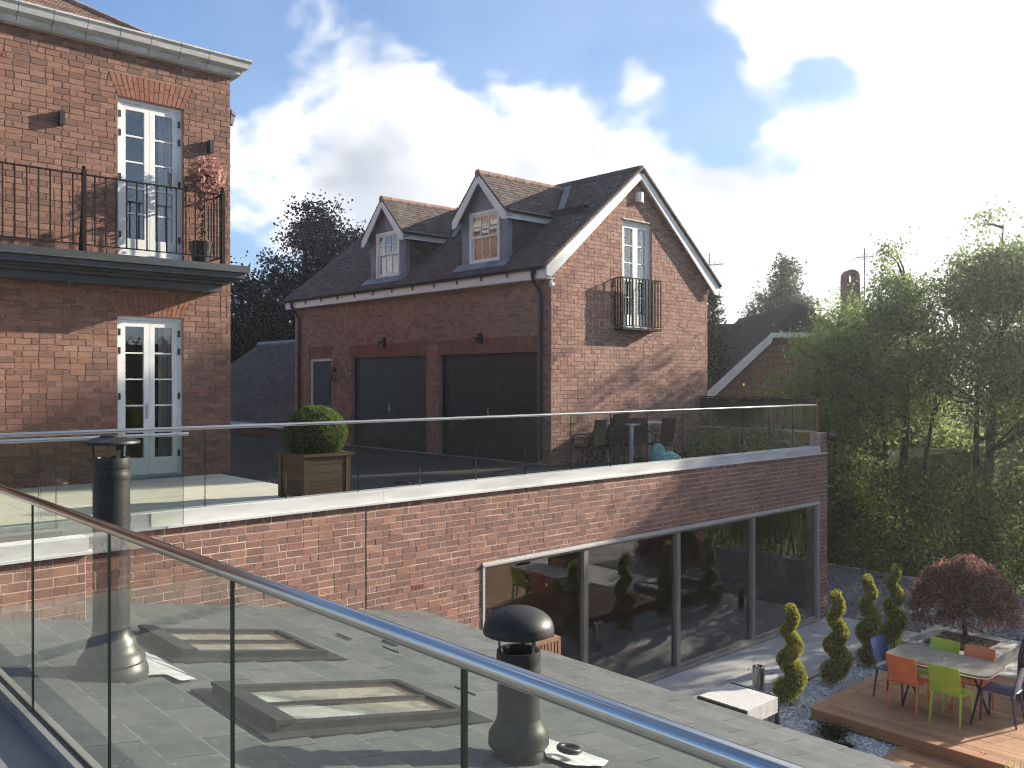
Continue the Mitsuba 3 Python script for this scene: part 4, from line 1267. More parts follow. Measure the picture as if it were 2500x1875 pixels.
# near balustrade on the edge of the viewing deck
nb_ = thing('glass_balustrade', 'near glass balustrade under a thick brushed steel handrail', 'balustrade')
XB = 1.35
balustrade(nb_, YU, (XB, 0, 0), [-2.1, -.89, .375, 1.645, 2.915, 4.185, 5.455, 6.725, 8.0], 3.19, 4.395, 4.378, .0242, (-2.1, 8.25), 'glass_near', edge=.005, rail_gap=(2.99,))
ch = MB().box(XB - .05, XB - .012, -4, 8.3, 3.10, 3.195).box(XB + .012, XB + .05, -4, 8.3, 3.06, 3.195).box(XB - .0115, XB + .0115, -4, 8.3, 3.10, 3.186)
obj(nb_, 'base_channel', ch, 'deck_stone')
obj(nb_, 'gasket', MB().box(XB - .0105, XB - .003, -4, 8.3, 3.187, 3.199).box(XB + .003, XB + .0105, -4, 8.3, 3.187, 3.199), 'black_plastic')

# ------------------------------------------------------------------ things on the terrace and drive
pk = thing('planter', 'square dark wooden planter box holding a clipped ball shrub', 'planter')
px0, px1, py0, py1, pz0, pz1 = 5.43, 6.10, 9.72, 10.39, 3.56, 4.10
cor = .075
for i, (cx, cy) in enumerate(((px0, py0), (px1 - cor, py0), (px0, py1 - cor), (px1 - cor, py1 - cor))):
    obj(pk, 'corner_post', MB().box(cx, cx + cor, cy, cy + cor, pz0, pz1, (rnd(), 0)), 'planter_wood', uv=True)
nb = 5
for s in range(4):
    for i in range(nb):
        z0, z1 = pz0 + .03 + i * (pz1 - pz0 - .03) / nb + .002, pz0 + .03 + (i + 1) * (pz1 - pz0 - .03) / nb - .002
        e = .012 + rnd(0, .003)
        if s == 0: m = MB().box(px0 + cor + .001, px1 - cor - .001, py0 + e, py0 + e + .025, z0, z1, (rnd(), 0))
        if s == 1: m = MB().box(px0 + e, px0 + e + .025, py0 + cor + .001, py1 - cor - .001, z0, z1, (rnd(), 0))
        if s == 2: m = MB().box(px0 + cor + .001, px1 - cor - .001, py1 - e - .025, py1 - e, z0, z1, (rnd(), 0))
        if s == 3: m = MB().box(px1 - e - .025, px1 - e, py0 + cor + .001, py1 - cor - .001, z0, z1, (rnd(), 0))
        obj(pk, 'board', m, 'planter_wood', uv=True)
rim = MB().box(px0 - .03, px1 + .03, py0 - .03, py0 + .09, pz1 + .001, pz1 + .035, (.8, 0)).box(px0 - .03, px1 + .03, py1 - .09, py1 + .03, pz1 + .001, pz1 + .035, (.7, 0))
rim.box(px0 - .03, px0 + .09, py0 + .0905, py1 - .0905, pz1 + .001, pz1 + .035, (.75, 0)).box(px1 - .09, px1 + .03, py0 + .0905, py1 - .0905, pz1 + .001, pz1 + .035, (.85, 0))
obj(pk, 'rim', rim, 'planter_wood', uv=True)
obj(pk, 'soil', MB().box(px0 + .05, px1 - .05, py0 + .05, py1 - .05, pz1 - .08, pz1 - .02), 'soil')
obj(pk, 'castor', MB().box(px0 - .02, px0 + .03, py0 - .02, py0 + .03, 3.55, 3.60).box(px1 - .03, px1 + .02, py0 - .02, py0 + .03, 3.55, 3.60), 'black_plastic')
bx = thing('box_shrub', 'round clipped green shrub in the wooden planter box', 'shrub')
rg = np.random.default_rng(8)
bc = np.array([(px0 + px1) / 2 + .02, (py0 + py1) / 2, pz1 + .27])


def ball_points(n, rad, rng, lump=.06, fr=3.0, shell=.12):
    d = rand_dirs(n, rng)
    k_ = 1 + lump * (meshkit.fbm(d * fr + 5, 3, 4) - .5) * 3
    r = k_ * (1 - shell * rng.random(n) ** 2)
    return d * r[:, None] * rad, d


def lump_core(c, rad, fac, lump=.06, fr=3.0, sub=3):
    import trimesh
    s = trimesh.creation.icosphere(subdivisions=sub)
    k_ = 1 + lump * (meshkit.fbm(s.vertices * fr + 5, 3, 4) - .5) * 3
    return MB().add(s.vertices * k_[:, None] * np.asarray(rad) * fac + c, s.faces, (.02, 2.))


q, d = ball_points(9000, [.40, .40, .36], rg)
keep = q[:, 2] > -.27
obj(bx, 'leaves', leaf_quads(q[keep] + bc, .030, 2., rg, nrm=d[keep] * .8, aspect=.6), 'leaf', uv=True)
obj(bx, 'core', lump_core(bc, [.40, .40, .36], .87), 'soil')
obj(bx, 'stem', MB().tube([bc - [0, 0, .34], bc], .03, 8), 'bark')

# garden furniture stored against the gable
def armchair(key, x, y, rz, n=1):
    """stacking garden armchair(s): bent tube frame, mesh seat and back"""
    c, s = math.cos(rz), math.sin(rz)
    M = np.array([[c, -s, 0], [s, c, 0], [0, 0, 1]])
    for k_ in range(n):
        o = np.array([x, y, ZD]) + M @ np.array([0, .05 * k_, 0]) + Z * (.13 * k_)
        W = lambda p: o + (M @ np.asarray(p, float).T).T
        for sx in (-.26, .26):
            obj(key, 'frame', MB().tube(W([(sx, .30, 0), (sx, .26, .35), (sx, .22, .60), (sx, .14, .65), (sx, -.12, .66), (sx, -.20, .63)]), .013, 8)
                .tube(W([(sx * .95, -.30, 0), (sx * .95, -.20, .40), (sx * .95, -.28, .96)]), .013, 8), 'tube_grey', smooth=True)
        obj(key, 'seat', MB().add(np.vstack([W([(-.25, .22, .40), (.25, .22, .40), (.25, -.20, .37), (-.25, -.20, .37)]), W([(-.25, .22, .385), (.25, .22, .385), (.25, -.20, .355), (-.25, -.20, .355)])]), [[0, 1, 2, 3], [7, 6, 5, 4], [0, 4, 5, 1], [1, 5, 6, 2]]), 'mesh_black')
        obj(key, 'backrest', MB().add(np.vstack([W([(-.245, -.205, .42), (.245, -.205, .42), (.245, -.275, .94), (-.245, -.275, .94)]), W([(-.245, -.22, .42), (.245, -.22, .42), (.245, -.29, .94), (-.245, -.29, .94)])]), [[0, 1, 2, 3], [7, 6, 5, 4], [3, 2, 6, 7], [0, 3, 7, 4]]), 'mesh_black')


def place_armchair(label, x, y, rz, lift=0.):
    global ZD
    key = thing('garden_armchair', label, 'chair', 'black armchairs by the gable')
    z_ = ZD
    ZD = z_ + lift
    armchair(key, x, y, rz, 1)
    ZD = z_


place_armchair('black garden armchair at the left of the group by the gable', 13.06, 11.98, .25)
for j, nm in enumerate(('lowest', 'middle', 'topmost')):
    place_armchair(nm + ' black armchair of the stack left of the metal table', 13.74 + .02 * j, 12.12 - .05 * j, .15, .075 * j)
place_armchair('black armchair pushed under the left end of the metal table', 14.30, 11.92, -.5)
place_armchair('black armchair with its wide back at the front of the metal table', 14.82, 11.62, .08)
gtb = thing('garden_table', 'pale metal garden table standing by the gable wall', 'table')
tx0, tx1, ty0, ty1, tz = 14.0, 15.42, 11.66, 12.36, ZD + .80
obj(gtb, 'top', MB().box(tx0 - .05, tx1 + .05, ty0 - .03, ty1 + .03, tz, tz + .03), 'pale_metal')
for x in (tx0, tx1 - .06):
    for y in (ty0, ty1 - .06):
        obj(gtb, 'leg', MB().box(x, x + .06, y, y + .06, ZD, tz - .001), 'pale_metal')
bg = thing('plastic_bag', 'crumpled turquoise plastic bag on the ground under the metal table', 'bag')
import trimesh as _tm
mb_ = MB()
for (c_, r_, sd) in (((14.42, 11.30, ZD + .20), (.15, .13, .22), 3), ((14.66, 11.22, ZD + .11), (.27, .18, .14), 7)):
    s_ = _tm.creation.icosphere(subdivisions=4)
    k_ = 1 + .5 * (meshkit.fbm(s_.vertices * 2.6 + sd, 4, sd) - .5) + .25 * np.abs(meshkit.noise(s_.vertices * 7 + sd, sd) - .5)
    v = s_.vertices * k_[:, None] * r_ + c_
    v[:, 2] = np.maximum(v[:, 2], ZD + .002)
    mb_.add(v, s_.faces)
self_mesh(bg, mb_, 'bag', smooth=30)
bt = thing('hand_pump', 'blue hand tool with a bent black hose lying on the drive by the planter', 'tool')
o = np.array([7.0, 9.92, ZD])
obj(bt, 'body', MB().lathe([(0, 0), (.09, 0), (.11, .04), (.10, .12), (.05, .17), (0, .18)], o, 20), 'blue_tool', smooth=40)
obj(bt, 'hose', MB().tube([o + [-.02, .1, .30], o + [.06, .06, .33], o + [.15, .0, .30], o + [.20, -.03, .17], o + [.24, -.05, .02]], .018, 8), 'black_plastic', smooth=True)

# fence on the terrace's end
fe = thing('fence', 'dark close boarded wooden fence on a low brick wall at the terrace end', 'fence')
y = 9.72
i = 0
while y < 12.58:
    obj(fe, 'board', MB().box(17.70 + (i % 2) * .012, 17.725 + (i % 2) * .012, y, y + .098, 3.97, 4.64 + rnd(-.008, .008), (rnd(), 0)), 'fence_wood', uv=True)
    y += .102; i += 1
obj(fe, 'rail', MB().box(17.66, 17.698, 9.72, 12.58, 4.10, 4.16, (.4, 0)), 'fence_wood', uv=True)
obj(fe, 'rail', MB().box(17.66, 17.698, 9.72, 12.58, 4.48, 4.54, (.5, 0)), 'fence_wood', uv=True)
obj(fe, 'post', MB().box(17.62, 17.745, 9.56, 9.70, 3.975, 4.655, (1.0, 0)), 'planter_wood', uv=True)
obj(fe, 'cap_rail', MB().box(17.66, 17.76, 9.715, 12.58, 4.655, 4.68, (.6, 0)), 'fence_wood', uv=True)
lw2 = MB().box(17.56, 17.74, 9.62, 12.58, 3.30, 3.93)
lk = obj(fe, 'plinth_wall', lw2, 'mortar_wall')
lay(lk, rows_of(Polygon([(9.62, 3.3), (12.58, 3.3), (12.58, 3.93), (9.62, 3.93)]), 3.3, 3.93, (1, 1, 1, .5), 17), (17.56, 0, 0), YU, -XU, 1., 45, 0)
obj(fe, 'plinth_coping', MB().box(17.52, 17.78, 9.62, 12.58, 3.932, 3.968), 'mortar_wall')
pr = obj(fe, 'pier', MB().box(17.47, 17.755, YW + .005, 9.615, 3.513, 3.93), 'mortar_wall')
lay(pr, rows_of(Polygon([(17.47, 3.513), (17.755, 3.513), (17.755, 3.93), (17.47, 3.93)]), 3.515, 3.93, (.5, .5), 18), (0, YW + .005, 0), XU, -YU, 1., 46, 0)
gl = thing('globe_lamp', 'small black globe light on the corner of the garden wall', 'lamp')
gm = MB().lathe([(0, .085), (.04, .075), (.07, .045), (.085, 0), (.07, -.045), (.04, -.075), (0, -.085)], (17.80, 9.27, 3.84), 18)
self_mesh(gl, gm.box(17.75, 17.80, 9.28, 9.37, 3.82, 3.86), 'black_plastic', smooth=40)
bed = struct('planting_bed', MB().box(15.7, 17.5, 9.9, 12.3, 3.331, 3.37), 'soil')
rg = np.random.default_rng(15)
for i, (x, y, r) in enumerate(((15.9, 11.4, .26), (16.35, 11.2, .34), (16.85, 10.9, .42), (17.1, 10.4, .46), (17.25, 10.0, .34), (17.15, 11.5, .4), (16.7, 11.8, .35))):
    k_ = thing('low_shrub', ['leftmost and smallest', 'second from the left', 'tallest middle', 'fourth from the left', 'nearest the brick pier', 'hindmost by the boards', 'second by the boards'][i] + ' leafy shrub in the bed by the fence', 'shrub', 'low shrubs in the bed by the fence')
    q = rand_dirs(900, rg) * (rg.random((900, 1)) ** .4) * [r, r, r * .9] + [x, y, 3.37 + r * .75]
    obj(k_, 'leaves', leaf_quads(q, .075, 0., rg, aspect=.5), 'leaf', uv=True)
    st = MB()
    for j in range(6):
        a = j * 1.05
        st.tube([(x, y, 3.37), (x + math.cos(a) * r * .4, y + math.sin(a) * r * .4, 3.37 + r), (x + math.cos(a) * r * .7, y + math.sin(a) * r * .7, 3.37 + r * 1.4)], [.008, .006, .003], 5)
    obj(k_, 'stems', st, 'bark')

# ------------------------------------------------------------------ lower garden
dk_ = thing('timber_deck', 'raised reddish brown timber deck under the dining table', 'deck')
DX0, DX1, DY0, DY1, DZ = 12.13, 15.8, -1.0, 6.65, .18
bw = .145
x = DX0 + .15
while x + bw <= DX1:
    obj(dk_, 'board', MB().box(x + .0025, x + bw - .0025, DY0, DY1 - .15, DZ - .024, DZ + rnd(-.001, .001), (rnd(), 0)), 'deck_wood', uv=True)
    x += bw
obj(dk_, 'edge_board', MB().box(DX0 - .02, DX0 + .147, DY0, DY1 - .151, DZ - .026, DZ + .004, (.75, 0)), 'deck_wood', uv=True)
obj(dk_, 'edge_board', MB().box(DX0 - .02, DX1, DY1 - .149, DY1 + .02, DZ - .026, DZ + .004, (.85, 0)), 'deck_wood', uv=True)
obj(dk_, 'fascia', MB().box(DX0, DX0 + .025, DY0, DY1, .02, DZ - .027, (.3, 0)), 'deck_wood', uv=True)
obj(dk_, 'fascia', MB().box(DX0 + .026, DX1, DY1 - .025, DY1, .02, DZ - .027, (.3, 0)), 'deck_wood', uv=True)
obj(dk_, 'underside', MB().box(DX0 + .05, DX1, DY0, DY1 - .05, .0, DZ - .04), 'soil')
ld = thing('timber_deck', 'lower timber deck in front of the raised deck by the slate roof', 'deck')
x = 8.2
while x < DX0 - .02:
    obj(ld, 'board', MB().box(x + .003, min(x + bw, DX0 - .005) - .003, -1.0, 5.18, -.004, .022 + rnd(-.001, .001), (rnd(), 0)), 'deck_wood', uv=True)
    x += bw
obj(ld, 'edge_board', MB().box(8.2, DX0 - .004, 5.181, 5.32, -.03, .024, (.4, 0)), 'deck_wood', uv=True)
for k_, (a, b, z) in enumerate(((9.6, 10.25, .16), (9.95, 10.25, .30))):
    for j in range(4 if k_ == 0 else 2):
        x0 = a + j * .15
        obj(ld, 'step_board', MB().box(x0 + .003, x0 + .147, 1.0, 4.1 - .0, z - .022, z, (.7 + rnd(0, .3), 0)), 'deck_wood', uv=True)
    obj(ld, 'step_riser', MB().box(a, 10.25, 1.0, 4.09, .023 if k_ == 0 else .161, z - .0225, (.3, 0)), 'deck_wood', uv=True)
obj(ld, 'underside', MB().box(8.2, DX0, -1, 5.3, -.05, -.01), 'soil')


def scatter(n, x0, x1, y0, y1, r0, r1, z, rng, avoid=None):
    import trimesh
    s = trimesh.creation.icosphere(subdivisions=0)
    P = np.stack([rng.uniform(x0, x1, n), rng.uniform(y0, y1, n)], 1)
    if avoid is not None:
        P = P[~avoid(P)]
    n = len(P)
    R = rng.uniform(r0, r1, (n, 1)) * rng.uniform(.65, 1.3, (n, 3)) * [1, 1, .7]
    a = rng.uniform(0, 6.28, n)
    v = s.vertices[None] * R[:, None, :]
    c, sn = np.cos(a)[:, None], np.sin(a)[:, None]
    v = np.stack([v[..., 0] * c - v[..., 1] * sn, v[..., 0] * sn + v[..., 1] * c, v[..., 2]], -1)
    v += np.stack([P[:, 0], P[:, 1], z + R[:, 2] * rng.uniform(.1, .8, n)], 1)[:, None]
    f = (s.faces[None] + (np.arange(n) * len(s.vertices))[:, None, None]).reshape(-1, 3)
    return MB().add(v.reshape(-1, 3), f, np.repeat(np.stack([rng.random(n), np.zeros(n)], 1), len(s.vertices), 0))


rg = np.random.default_rng(23)
struct('white_gravel', scatter(16000, 9.4, 15.8, 5.34, 7.54, .012, .030, -.012, rg, lambda P: (P[:, 0] > DX0 - .03) & (P[:, 1] < DY1 + .03)), 'pebble_white', uv=True, kind='stuff')
struct('shingle', scatter(26000, 17.95, 22.2, 2.5, 13.5, .016, .045, -.02, rg), 'pebble_dark', uv=True, kind='stuff')
ge = thing('gravel_edging', 'thin rusty steel strip between the patio and the white gravel', 'edging')
self_mesh(ge, MB().box(9.2, 15.8, 7.562, 7.578, -.03, .022), 'mill_frame')
ke = thing('kerb', 'thin concrete kerb between the shingle and the dark hedge', 'kerb')
self_mesh(ke, MB().box(22.30, 22.42, -3, 14, -.06, .10), 'stone_rim')

rg = np.random.default_rng(29)
P = np.concatenate([np.stack([rg.uniform(12.2, 15.6, 46), rg.uniform(2.0, 6.5, 46), np.full(46, DZ + .008)], 1), np.stack([rg.uniform(8.5, 17.5, 70), rg.uniform(7.7, 9.2, 70), np.full(70, .008)], 1)])
struct('fallen_leaves', leaf_quads(P, .05, 4., rg, aspect=.6, nrm=np.array([0, 0, 4.])), 'leaf', uv=True, kind='stuff')

# spiral topiaries
rg = np.random.default_rng(33)


def spiral(key, x, y, h, turns, ph, s=1.0):
    n = 90
    t = np.linspace(0, 1, n)
    a = ph + t * turns * 2 * np.pi
    hr = (.082 * (1 - t) ** .6 + .020) * s
    tr_ = (.175 * (1 - t) ** 1.15 + .078 * t + .012) * s
    zz = .15 + t ** .93 * (h - .25)
    C = np.stack([x + hr * np.cos(a), y + hr * np.sin(a), zz], 1)
    m = MB().tube(C, tr_ * .80, 10, uv=(0, 3.))
    obj(key, 'core', m, 'soil', smooth=True)
    obj(key, 'stem', MB().tube([(x, y, -.02), (x, y, h * .9)], .016, 6), 'bark')
    N = 9500
    i = rg.choice(n, N, p=tr_ / tr_.sum())
    d = rand_dirs(N, rg)
    k_ = 1 + .30 * (meshkit.fbm((C[i] + d * .1) * 9, 3, 3) - .5)
    top = (i >= n - 3)
    P = C[i] + d * (tr_[i] * k_ * (1 - .14 * rg.random(N) ** 2))[:, None]
    P[:, 2] = np.maximum(P[:, 2], .005)
    obj(key, 'foliage', leaf_quads(P, .036, 3., rg, nrm=d * .9, aspect=.5, long=Z * .6), 'leaf', uv=True)


for i, (x, y, h, ph, lab) in enumerate(((12.40, 7.14, 1.52, 1.2, 'spiral clipped topiary nearest the slatted bench'), (13.86, 7.14, 1.50, 2.0, 'second spiral topiary from the bench, at the corner of the deck'),
                                      (15.18, 7.22, 1.55, 2.9, 'third spiral topiary from the bench, behind the blue chair'), (16.50, 7.36, 1.52, .3, 'darkest spiral topiary, beside the red leaved tree'))):
    spiral(thing('spiral_topiary', lab, 'topiary', 'row of spiral topiaries along the gravel'), x, y, h * 1.06, 2.9, ph, 1.0)

# raised stone bed with the red maple
rb_ = thing('stone_planter', 'square raised bed with a pale stone rim around the red leaved tree', 'planter')
qx0, qx1, qy0, qy1, qz = 16.02, 17.62, 5.55, 7.02, .30
for (a, b, c, d) in ((qx0, qx1, qy0, qy0 + .24), (qx0, qx1, qy1 - .24, qy1), (qx0, qx0 + .24, qy0 + .2405, qy1 - .2405), (qx1 - .24, qx1, qy0 + .2405, qy1 - .2405)):
    obj(rb_, 'rim', MB().box(a, b, c, d, qz - .05, qz), 'stone_rim')
obj(rb_, 'wall', MB().box(qx0 + .02, qx1 - .02, qy0 + .02, qy0 + .2, 0, qz - .051).box(qx0 + .02, qx1 - .02, qy1 - .2, qy1 - .02, 0, qz - .051).box(qx0 + .02, qx0 + .2, qy0 + .201, qy1 - .201, 0, qz - .051).box(qx1 - .2, qx1 - .02, qy0 + .201, qy1 - .201, 0, qz - .051), 'deck_stone')
obj(rb_, 'soil', MB().box(qx0 + .2, qx1 - .2, qy0 + .2, qy1 - .2, .1, qz - .06), 'soil')
rg = np.random.default_rng(41)
obj(rb_, 'bark_chips', scatter(1500, qx0 + .25, qx1 - .25, qy0 + .25, qy1 - .25, .015, .045, qz - .07, rg), 'bark_chip', uv=True, kind='stuff')
mp = thing('red_maple', 'small dome shaped red maple tree in the stone bed', 'tree')
mc = np.array([16.85, 6.22, .24])
obj(mp, 'trunk', MB().tube([mc, mc + [.02, .01, .25], mc + [-.01, .03, .55], mc + [.03, 0, .85]], [.055, .045, .042, .035], 10), 'bark', smooth=True)
nc = 330
a = rg.uniform(0, 2 * np.pi, nc)
rr = np.sqrt(rg.random(nc)) * .86
lob = 1 + .16 * np.sin(a * 3 + 1) + .08 * np.sin(a * 5)
ht = 1.50 - .74 * (rr / .86) ** 2.4 + .10 * np.sin(a * 2 + rr * 6) - rg.random(nc) ** 2 * .34 * (.4 + rr)
CM = mc + np.stack([np.cos(a) * rr * lob * .95, np.sin(a) * rr * lob * .95, ht], 1)
br = MB()
for i in range(0, nc, 7):
    m0 = mc + [0, 0, .6 + .25 * (i % 5) / 5]
    br.tube([m0, (m0 + CM[i]) / 2 + [0, 0, .12], CM[i]], [.016, .010, .004], 5)
obj(mp, 'branches', br, 'bark', smooth=True)
per = 78
dev = rg.normal(0, 1, (nc, per, 3)) * [.08, .08, .05]
P = (CM[:, None] + dev)
P[..., 2] -= 1.6 * (dev[..., 0] ** 2 + dev[..., 1] ** 2)
P = P.reshape(-1, 3)
out = np.repeat(np.stack([np.cos(a) * rr, np.sin(a) * rr, -.3 - .5 * rr], 1), per, 0)
obj(mp, 'leaves', leaf_quads(P, .066, 4., rg, aspect=.42, nrm=np.repeat(np.stack([np.cos(a) * .4 * rr, np.sin(a) * .4 * rr, 0 * a + .6], 1), per, 0), long=out * .6), 'leaf', uv=True)

# dining table and six chairs
tb = thing('dining_table', 'rectangular greige outdoor dining table on the raised deck', 'table')
TX, TY, tz = 13.47, 5.27, DZ + .755
hx, hy = .42, .70
pts = []
for s in np.linspace(0, 2 * np.pi, 72, endpoint=False):
    e = 7.0
    c_, s_ = math.cos(s), math.sin(s)
    pts.append((hx * np.sign(c_) * abs(c_) ** (2 / e), hy * np.sign(s_) * abs(s_) ** (2 / e) + np.sign(s_) * .04 * (1 - abs(c_) ** 2)))
tp = MB().prism(pts, (TX, TY, tz - .028), XU, YU, (0, 0, .028))
obj(tb, 'top', tp, 'table_top')
obj(tb, 'rim', MB().prism([(q[0] * .985, q[1] * .985) for q in pts], (TX, TY, tz - .047), XU, YU, (0, 0, .0185)), 'white_paint')
for sy in (-1, 1):
    yy = TY + sy * .48
    lg = MB().tube([(TX - .30, yy, DZ + .005), (TX + .26, yy, tz - .06)], .017, 8).tube([(TX + .30, yy + .03 * sy, DZ + .005), (TX - .26, yy + .03 * sy, tz - .06)], .017, 8)
    obj(tb, 'leg_frame', lg, 'iron', smooth=True)
obj(tb, 'apron', MB().box(TX - .33, TX - .30, TY - .56, TY + .56, tz - .095, tz - .0475).box(TX + .30, TX + .33, TY - .56, TY + .56, tz - .095, tz - .0475), 'iron')
ho = thing('parasol_cap', 'small round cap in the middle of the dining table', 'cap')
self_mesh(ho, MB().lathe([(0, .026), (.022, .026), (.03, .012), (.034, 0)], (TX, TY, tz + .001), 16), 'steel_dull', smooth=35)


def chair(label, x, y, rz, m):
    """one piece moulded chair: curved back with a slot, seat, four tapered legs"""
    key = thing('dining_chair', label, 'chair', 'coloured plastic chairs around the dining table')
    c, s = math.cos(rz), math.sin(rz)
    M = np.array([[c, -s, 0], [s, c, 0], [0, 0, 1]])
    o = np.array([x, y, DZ])
    W = lambda p: o + np.asarray(p, float) @ M.T
    # local frame: the sitter looks along +y; the back is at -y
    nu, nv = 13, 15

    def surf(fn, th):
        u = np.linspace(-1, 1, nu); v = np.linspace(0, 1, nv)
        A = np.array([[fn(a, b) for a in u] for b in v])
        du = np.gradient(A, axis=1); dv = np.gradient(A, axis=0)
        n = np.cross(du, dv); n /= np.linalg.norm(n, axis=-1, keepdims=True)
        B = A - n * th
        V = np.vstack([A.reshape(-1, 3), B.reshape(-1, 3)])
        k_ = nu * nv
        F = []
        for j in range(nv - 1):
            for i in range(nu - 1):
                q = j * nu + i
                F += [[q, q + 1, q + nu + 1, q + nu], [k_ + q, k_ + q + nu, k_ + q + nu + 1, k_ + q + 1]]
        for i in range(nu - 1):
            F += [[i, k_ + i, k_ + i + 1, i + 1], [(nv - 1) * nu + i, (nv - 1) * nu + i + 1, k_ + (nv - 1) * nu + i + 1, k_ + (nv - 1) * nu + i]]
        for j in range(nv - 1):
            a, b = j * nu, j * nu + nu - 1
            F += [[a, a + nu, k_ + a + nu, k_ + a], [b, k_ + b, k_ + b + nu, b + nu]]
        return V, np.array(F)
    def back(a, b):
        w = .205 + .022 * b - .012 * b ** 4 * a ** 2
        return (a * w, -.215 - .035 * (1 - a * a) - .06 * b - .03 * b * b, .50 + .36 * b + .006 * (1 - a * a) * b)
    def lower(a, b):
        w = .213
        return (a * w, -.205 - .03 * (1 - a * a) * b - .01 * b, .435 + .045 * b)
    def seat(a, b):
        w = .215 + .012 * b
        return (a * w, -.21 + .44 * b, .445 - .018 * (1 - a * a) * (1 - (2 * b - 1) ** 2) + (0 if b < .9 else -.02 * ((b - .9) / .1) ** 2))
    v, f = surf(back, .012)
    bk_ = MB().add(W(v), f)
    for sx in (-1, 1):
        bk_.bar(W([sx * .205, -.212, .44]), W([sx * .206, -.222, .505]), .022, .020)
    obj(key, 'backrest', bk_, m, smooth=40)
    v, f = surf(seat, -.016)
    st = MB().add(W(v), f)
    v, f = surf(lower, .012)
    st.add(W(v), f)
    obj(key, 'seat', st, m, smooth=40)
    for sx, sy, dx, dy in ((-1, -1, -.01, -.055), (1, -1, .01, -.055), (-1, 1, -.012, .02), (1, 1, .012, .02)):
        a = W([sx * .195, (-.19 if sy < 0 else .20), .44]); b = W([sx * .195 + dx, (-.19 if sy < 0 else .20) + dy, 0.])
        obj(key, 'leg', MB().tube([a, (a + b) / 2, b], [.021, .017, .0135], 8), m, smooth=True)


H = math.pi / 2
chair('orange chair on the near long side of the table', 13.10, 5.62, -H, 'orange_plastic')
chair('lime green chair on the near long side of the table', 13.10, 5.02, -H, 'green_plastic')
chair('lime green chair on the far long side, by the stone bed', 13.82, 5.50, H, 'green_plastic')
chair('orange chair on the far long side, by the stone bed', 13.82, 5.00, H, 'orange_plastic')
chair('dark blue chair at the end of the table by the spiral topiaries', 13.46, 5.98, math.pi - .06, 'blue_plastic')
chair('dark blue chair at the opposite end, with sun on its seat', 13.66, 4.55, .05, 'blue_plastic')

# slatted bench, bollards, slatted screen, covered barbecue, small plants
sb = thing('slatted_bench', 'low white slatted bench cube with black sides', 'bench')
sx0, sx1, sy0, sy1, sz = 10.52, 11.40, 6.74, 7.54, .50
ns = 26
for i in range(ns):
    x = sx0 + .05 + (i + .5) * (sx1 - sx0 - .10) / ns
    w = .0085
    m = MB().box(x - w, x + w, sy0, sy1, sz - .03, sz).box(x - w, x + w, sy0, sy0 + .03, sz - .22, sz - .0305).box(x - w, x + w, sy1 - .03, sy1, sz - .22, sz - .0305)
    obj(sb, 'slat', m, 'rib_white')
for x in (sx0, sx1 - .05):
    obj(sb, 'side_frame', MB().box(x, x + .05, sy0, sy1, sz - .11, sz + .002).box(x, x + .05, sy0, sy0 + .05, 0, sz - .1105).box(x, x + .05, sy1 - .05, sy1, 0, sz - .1105), 'black_paint')
for i, (x, y, h, lab) in enumerate(((12.42, 7.72, .47, 'polished steel bollard light between the bench and the first spiral topiary'), (11.55, 7.02, .42, 'polished steel bollard light half hidden behind the slatted bench'))):
    b_ = thing('bollard_light', lab, 'bollard')
    obj(b_, 'tube', MB().lathe([(.095, -.02), (.095, h), (.085, h + .012), (.07, h + .012), (.07, h - .05), (0, h - .05)], (x, y, 0), 32), 'steel', smooth=35)
    obj(b_, 'base_ring', MB().lathe([(.12, 0), (.12, .012), (.096, .014)], (x, y, 0), 32), 'steel_dull', smooth=35)
bp_ = thing('black_post', 'slim black post on the patio between two spiral topiaries', 'post')
self_mesh(bp_, MB().box(16.93, 17.02, 7.85, 7.94, 0, .42).box(16.92, 17.03, 7.84, 7.95, .4205, .45), 'black_plastic')
sc_ = thing('slatted_screen', 'tall box of vertical reddish wooden slats standing by the glass', 'screen')
bx0, bx1, by0, by1, bz = 7.55, 8.74, 8.55, 9.12, 1.50
i = 0
x = bx0 + .06
while x < bx1 - .08:
    obj(sc_, 'slat', MB().box(x, x + .042, by0, by0 + .022, .06, bz - .05, (rnd(), 0)), 'screen_wood', uv=True)
    x += .064
y = by0 + .04
while y < by1 - .04:
    obj(sc_, 'slat', MB().box(bx1 - .022, bx1, y, y + .042, .06, bz - .05, (rnd(), 0)), 'screen_wood', uv=True)
    y += .064
obj(sc_, 'frame', MB().box(bx0, bx1, by0 - .004, by0 + .05, bz - .049, bz, (1., 0)).box(bx0, bx1, by1 - .05, by1, bz - .049, bz, (1., 0)).box(bx1 - .055, bx1 + .004, by0 + .051, by1 - .051, bz - .049, bz, (1., 0)).box(bx0, bx0 + .05, by0 + .051, by1 - .051, bz - .049, bz, (1., 0)).box(bx1 - .05, bx1 + .004, by0 - .004, by0 + .022, .0, bz - .05, (.9, 0)), 'screen_wood', uv=True)
obj(sc_, 'backing', MB().box(bx0 + .03, bx1 - .03, by0 + .03, by1 - .02, .05, bz - .1), 'black_paint')
cb = thing('covered_barbecue', 'black covered barbecue at the right edge beyond the blue chair', 'barbecue')
prof_ = [(-.34, 0), (-.31, .70), (-.24, .95), (0, 1.04), (.24, .95), (.31, .70), (.34, 0)]
s_ = MB().prism(prof_, (14.72, 4.36, DZ + .001), YU, Z, (.62, 0, 0))
self_mesh(cb, s_, 'black_paint', smooth=35)
rg = np.random.default_rng(52)


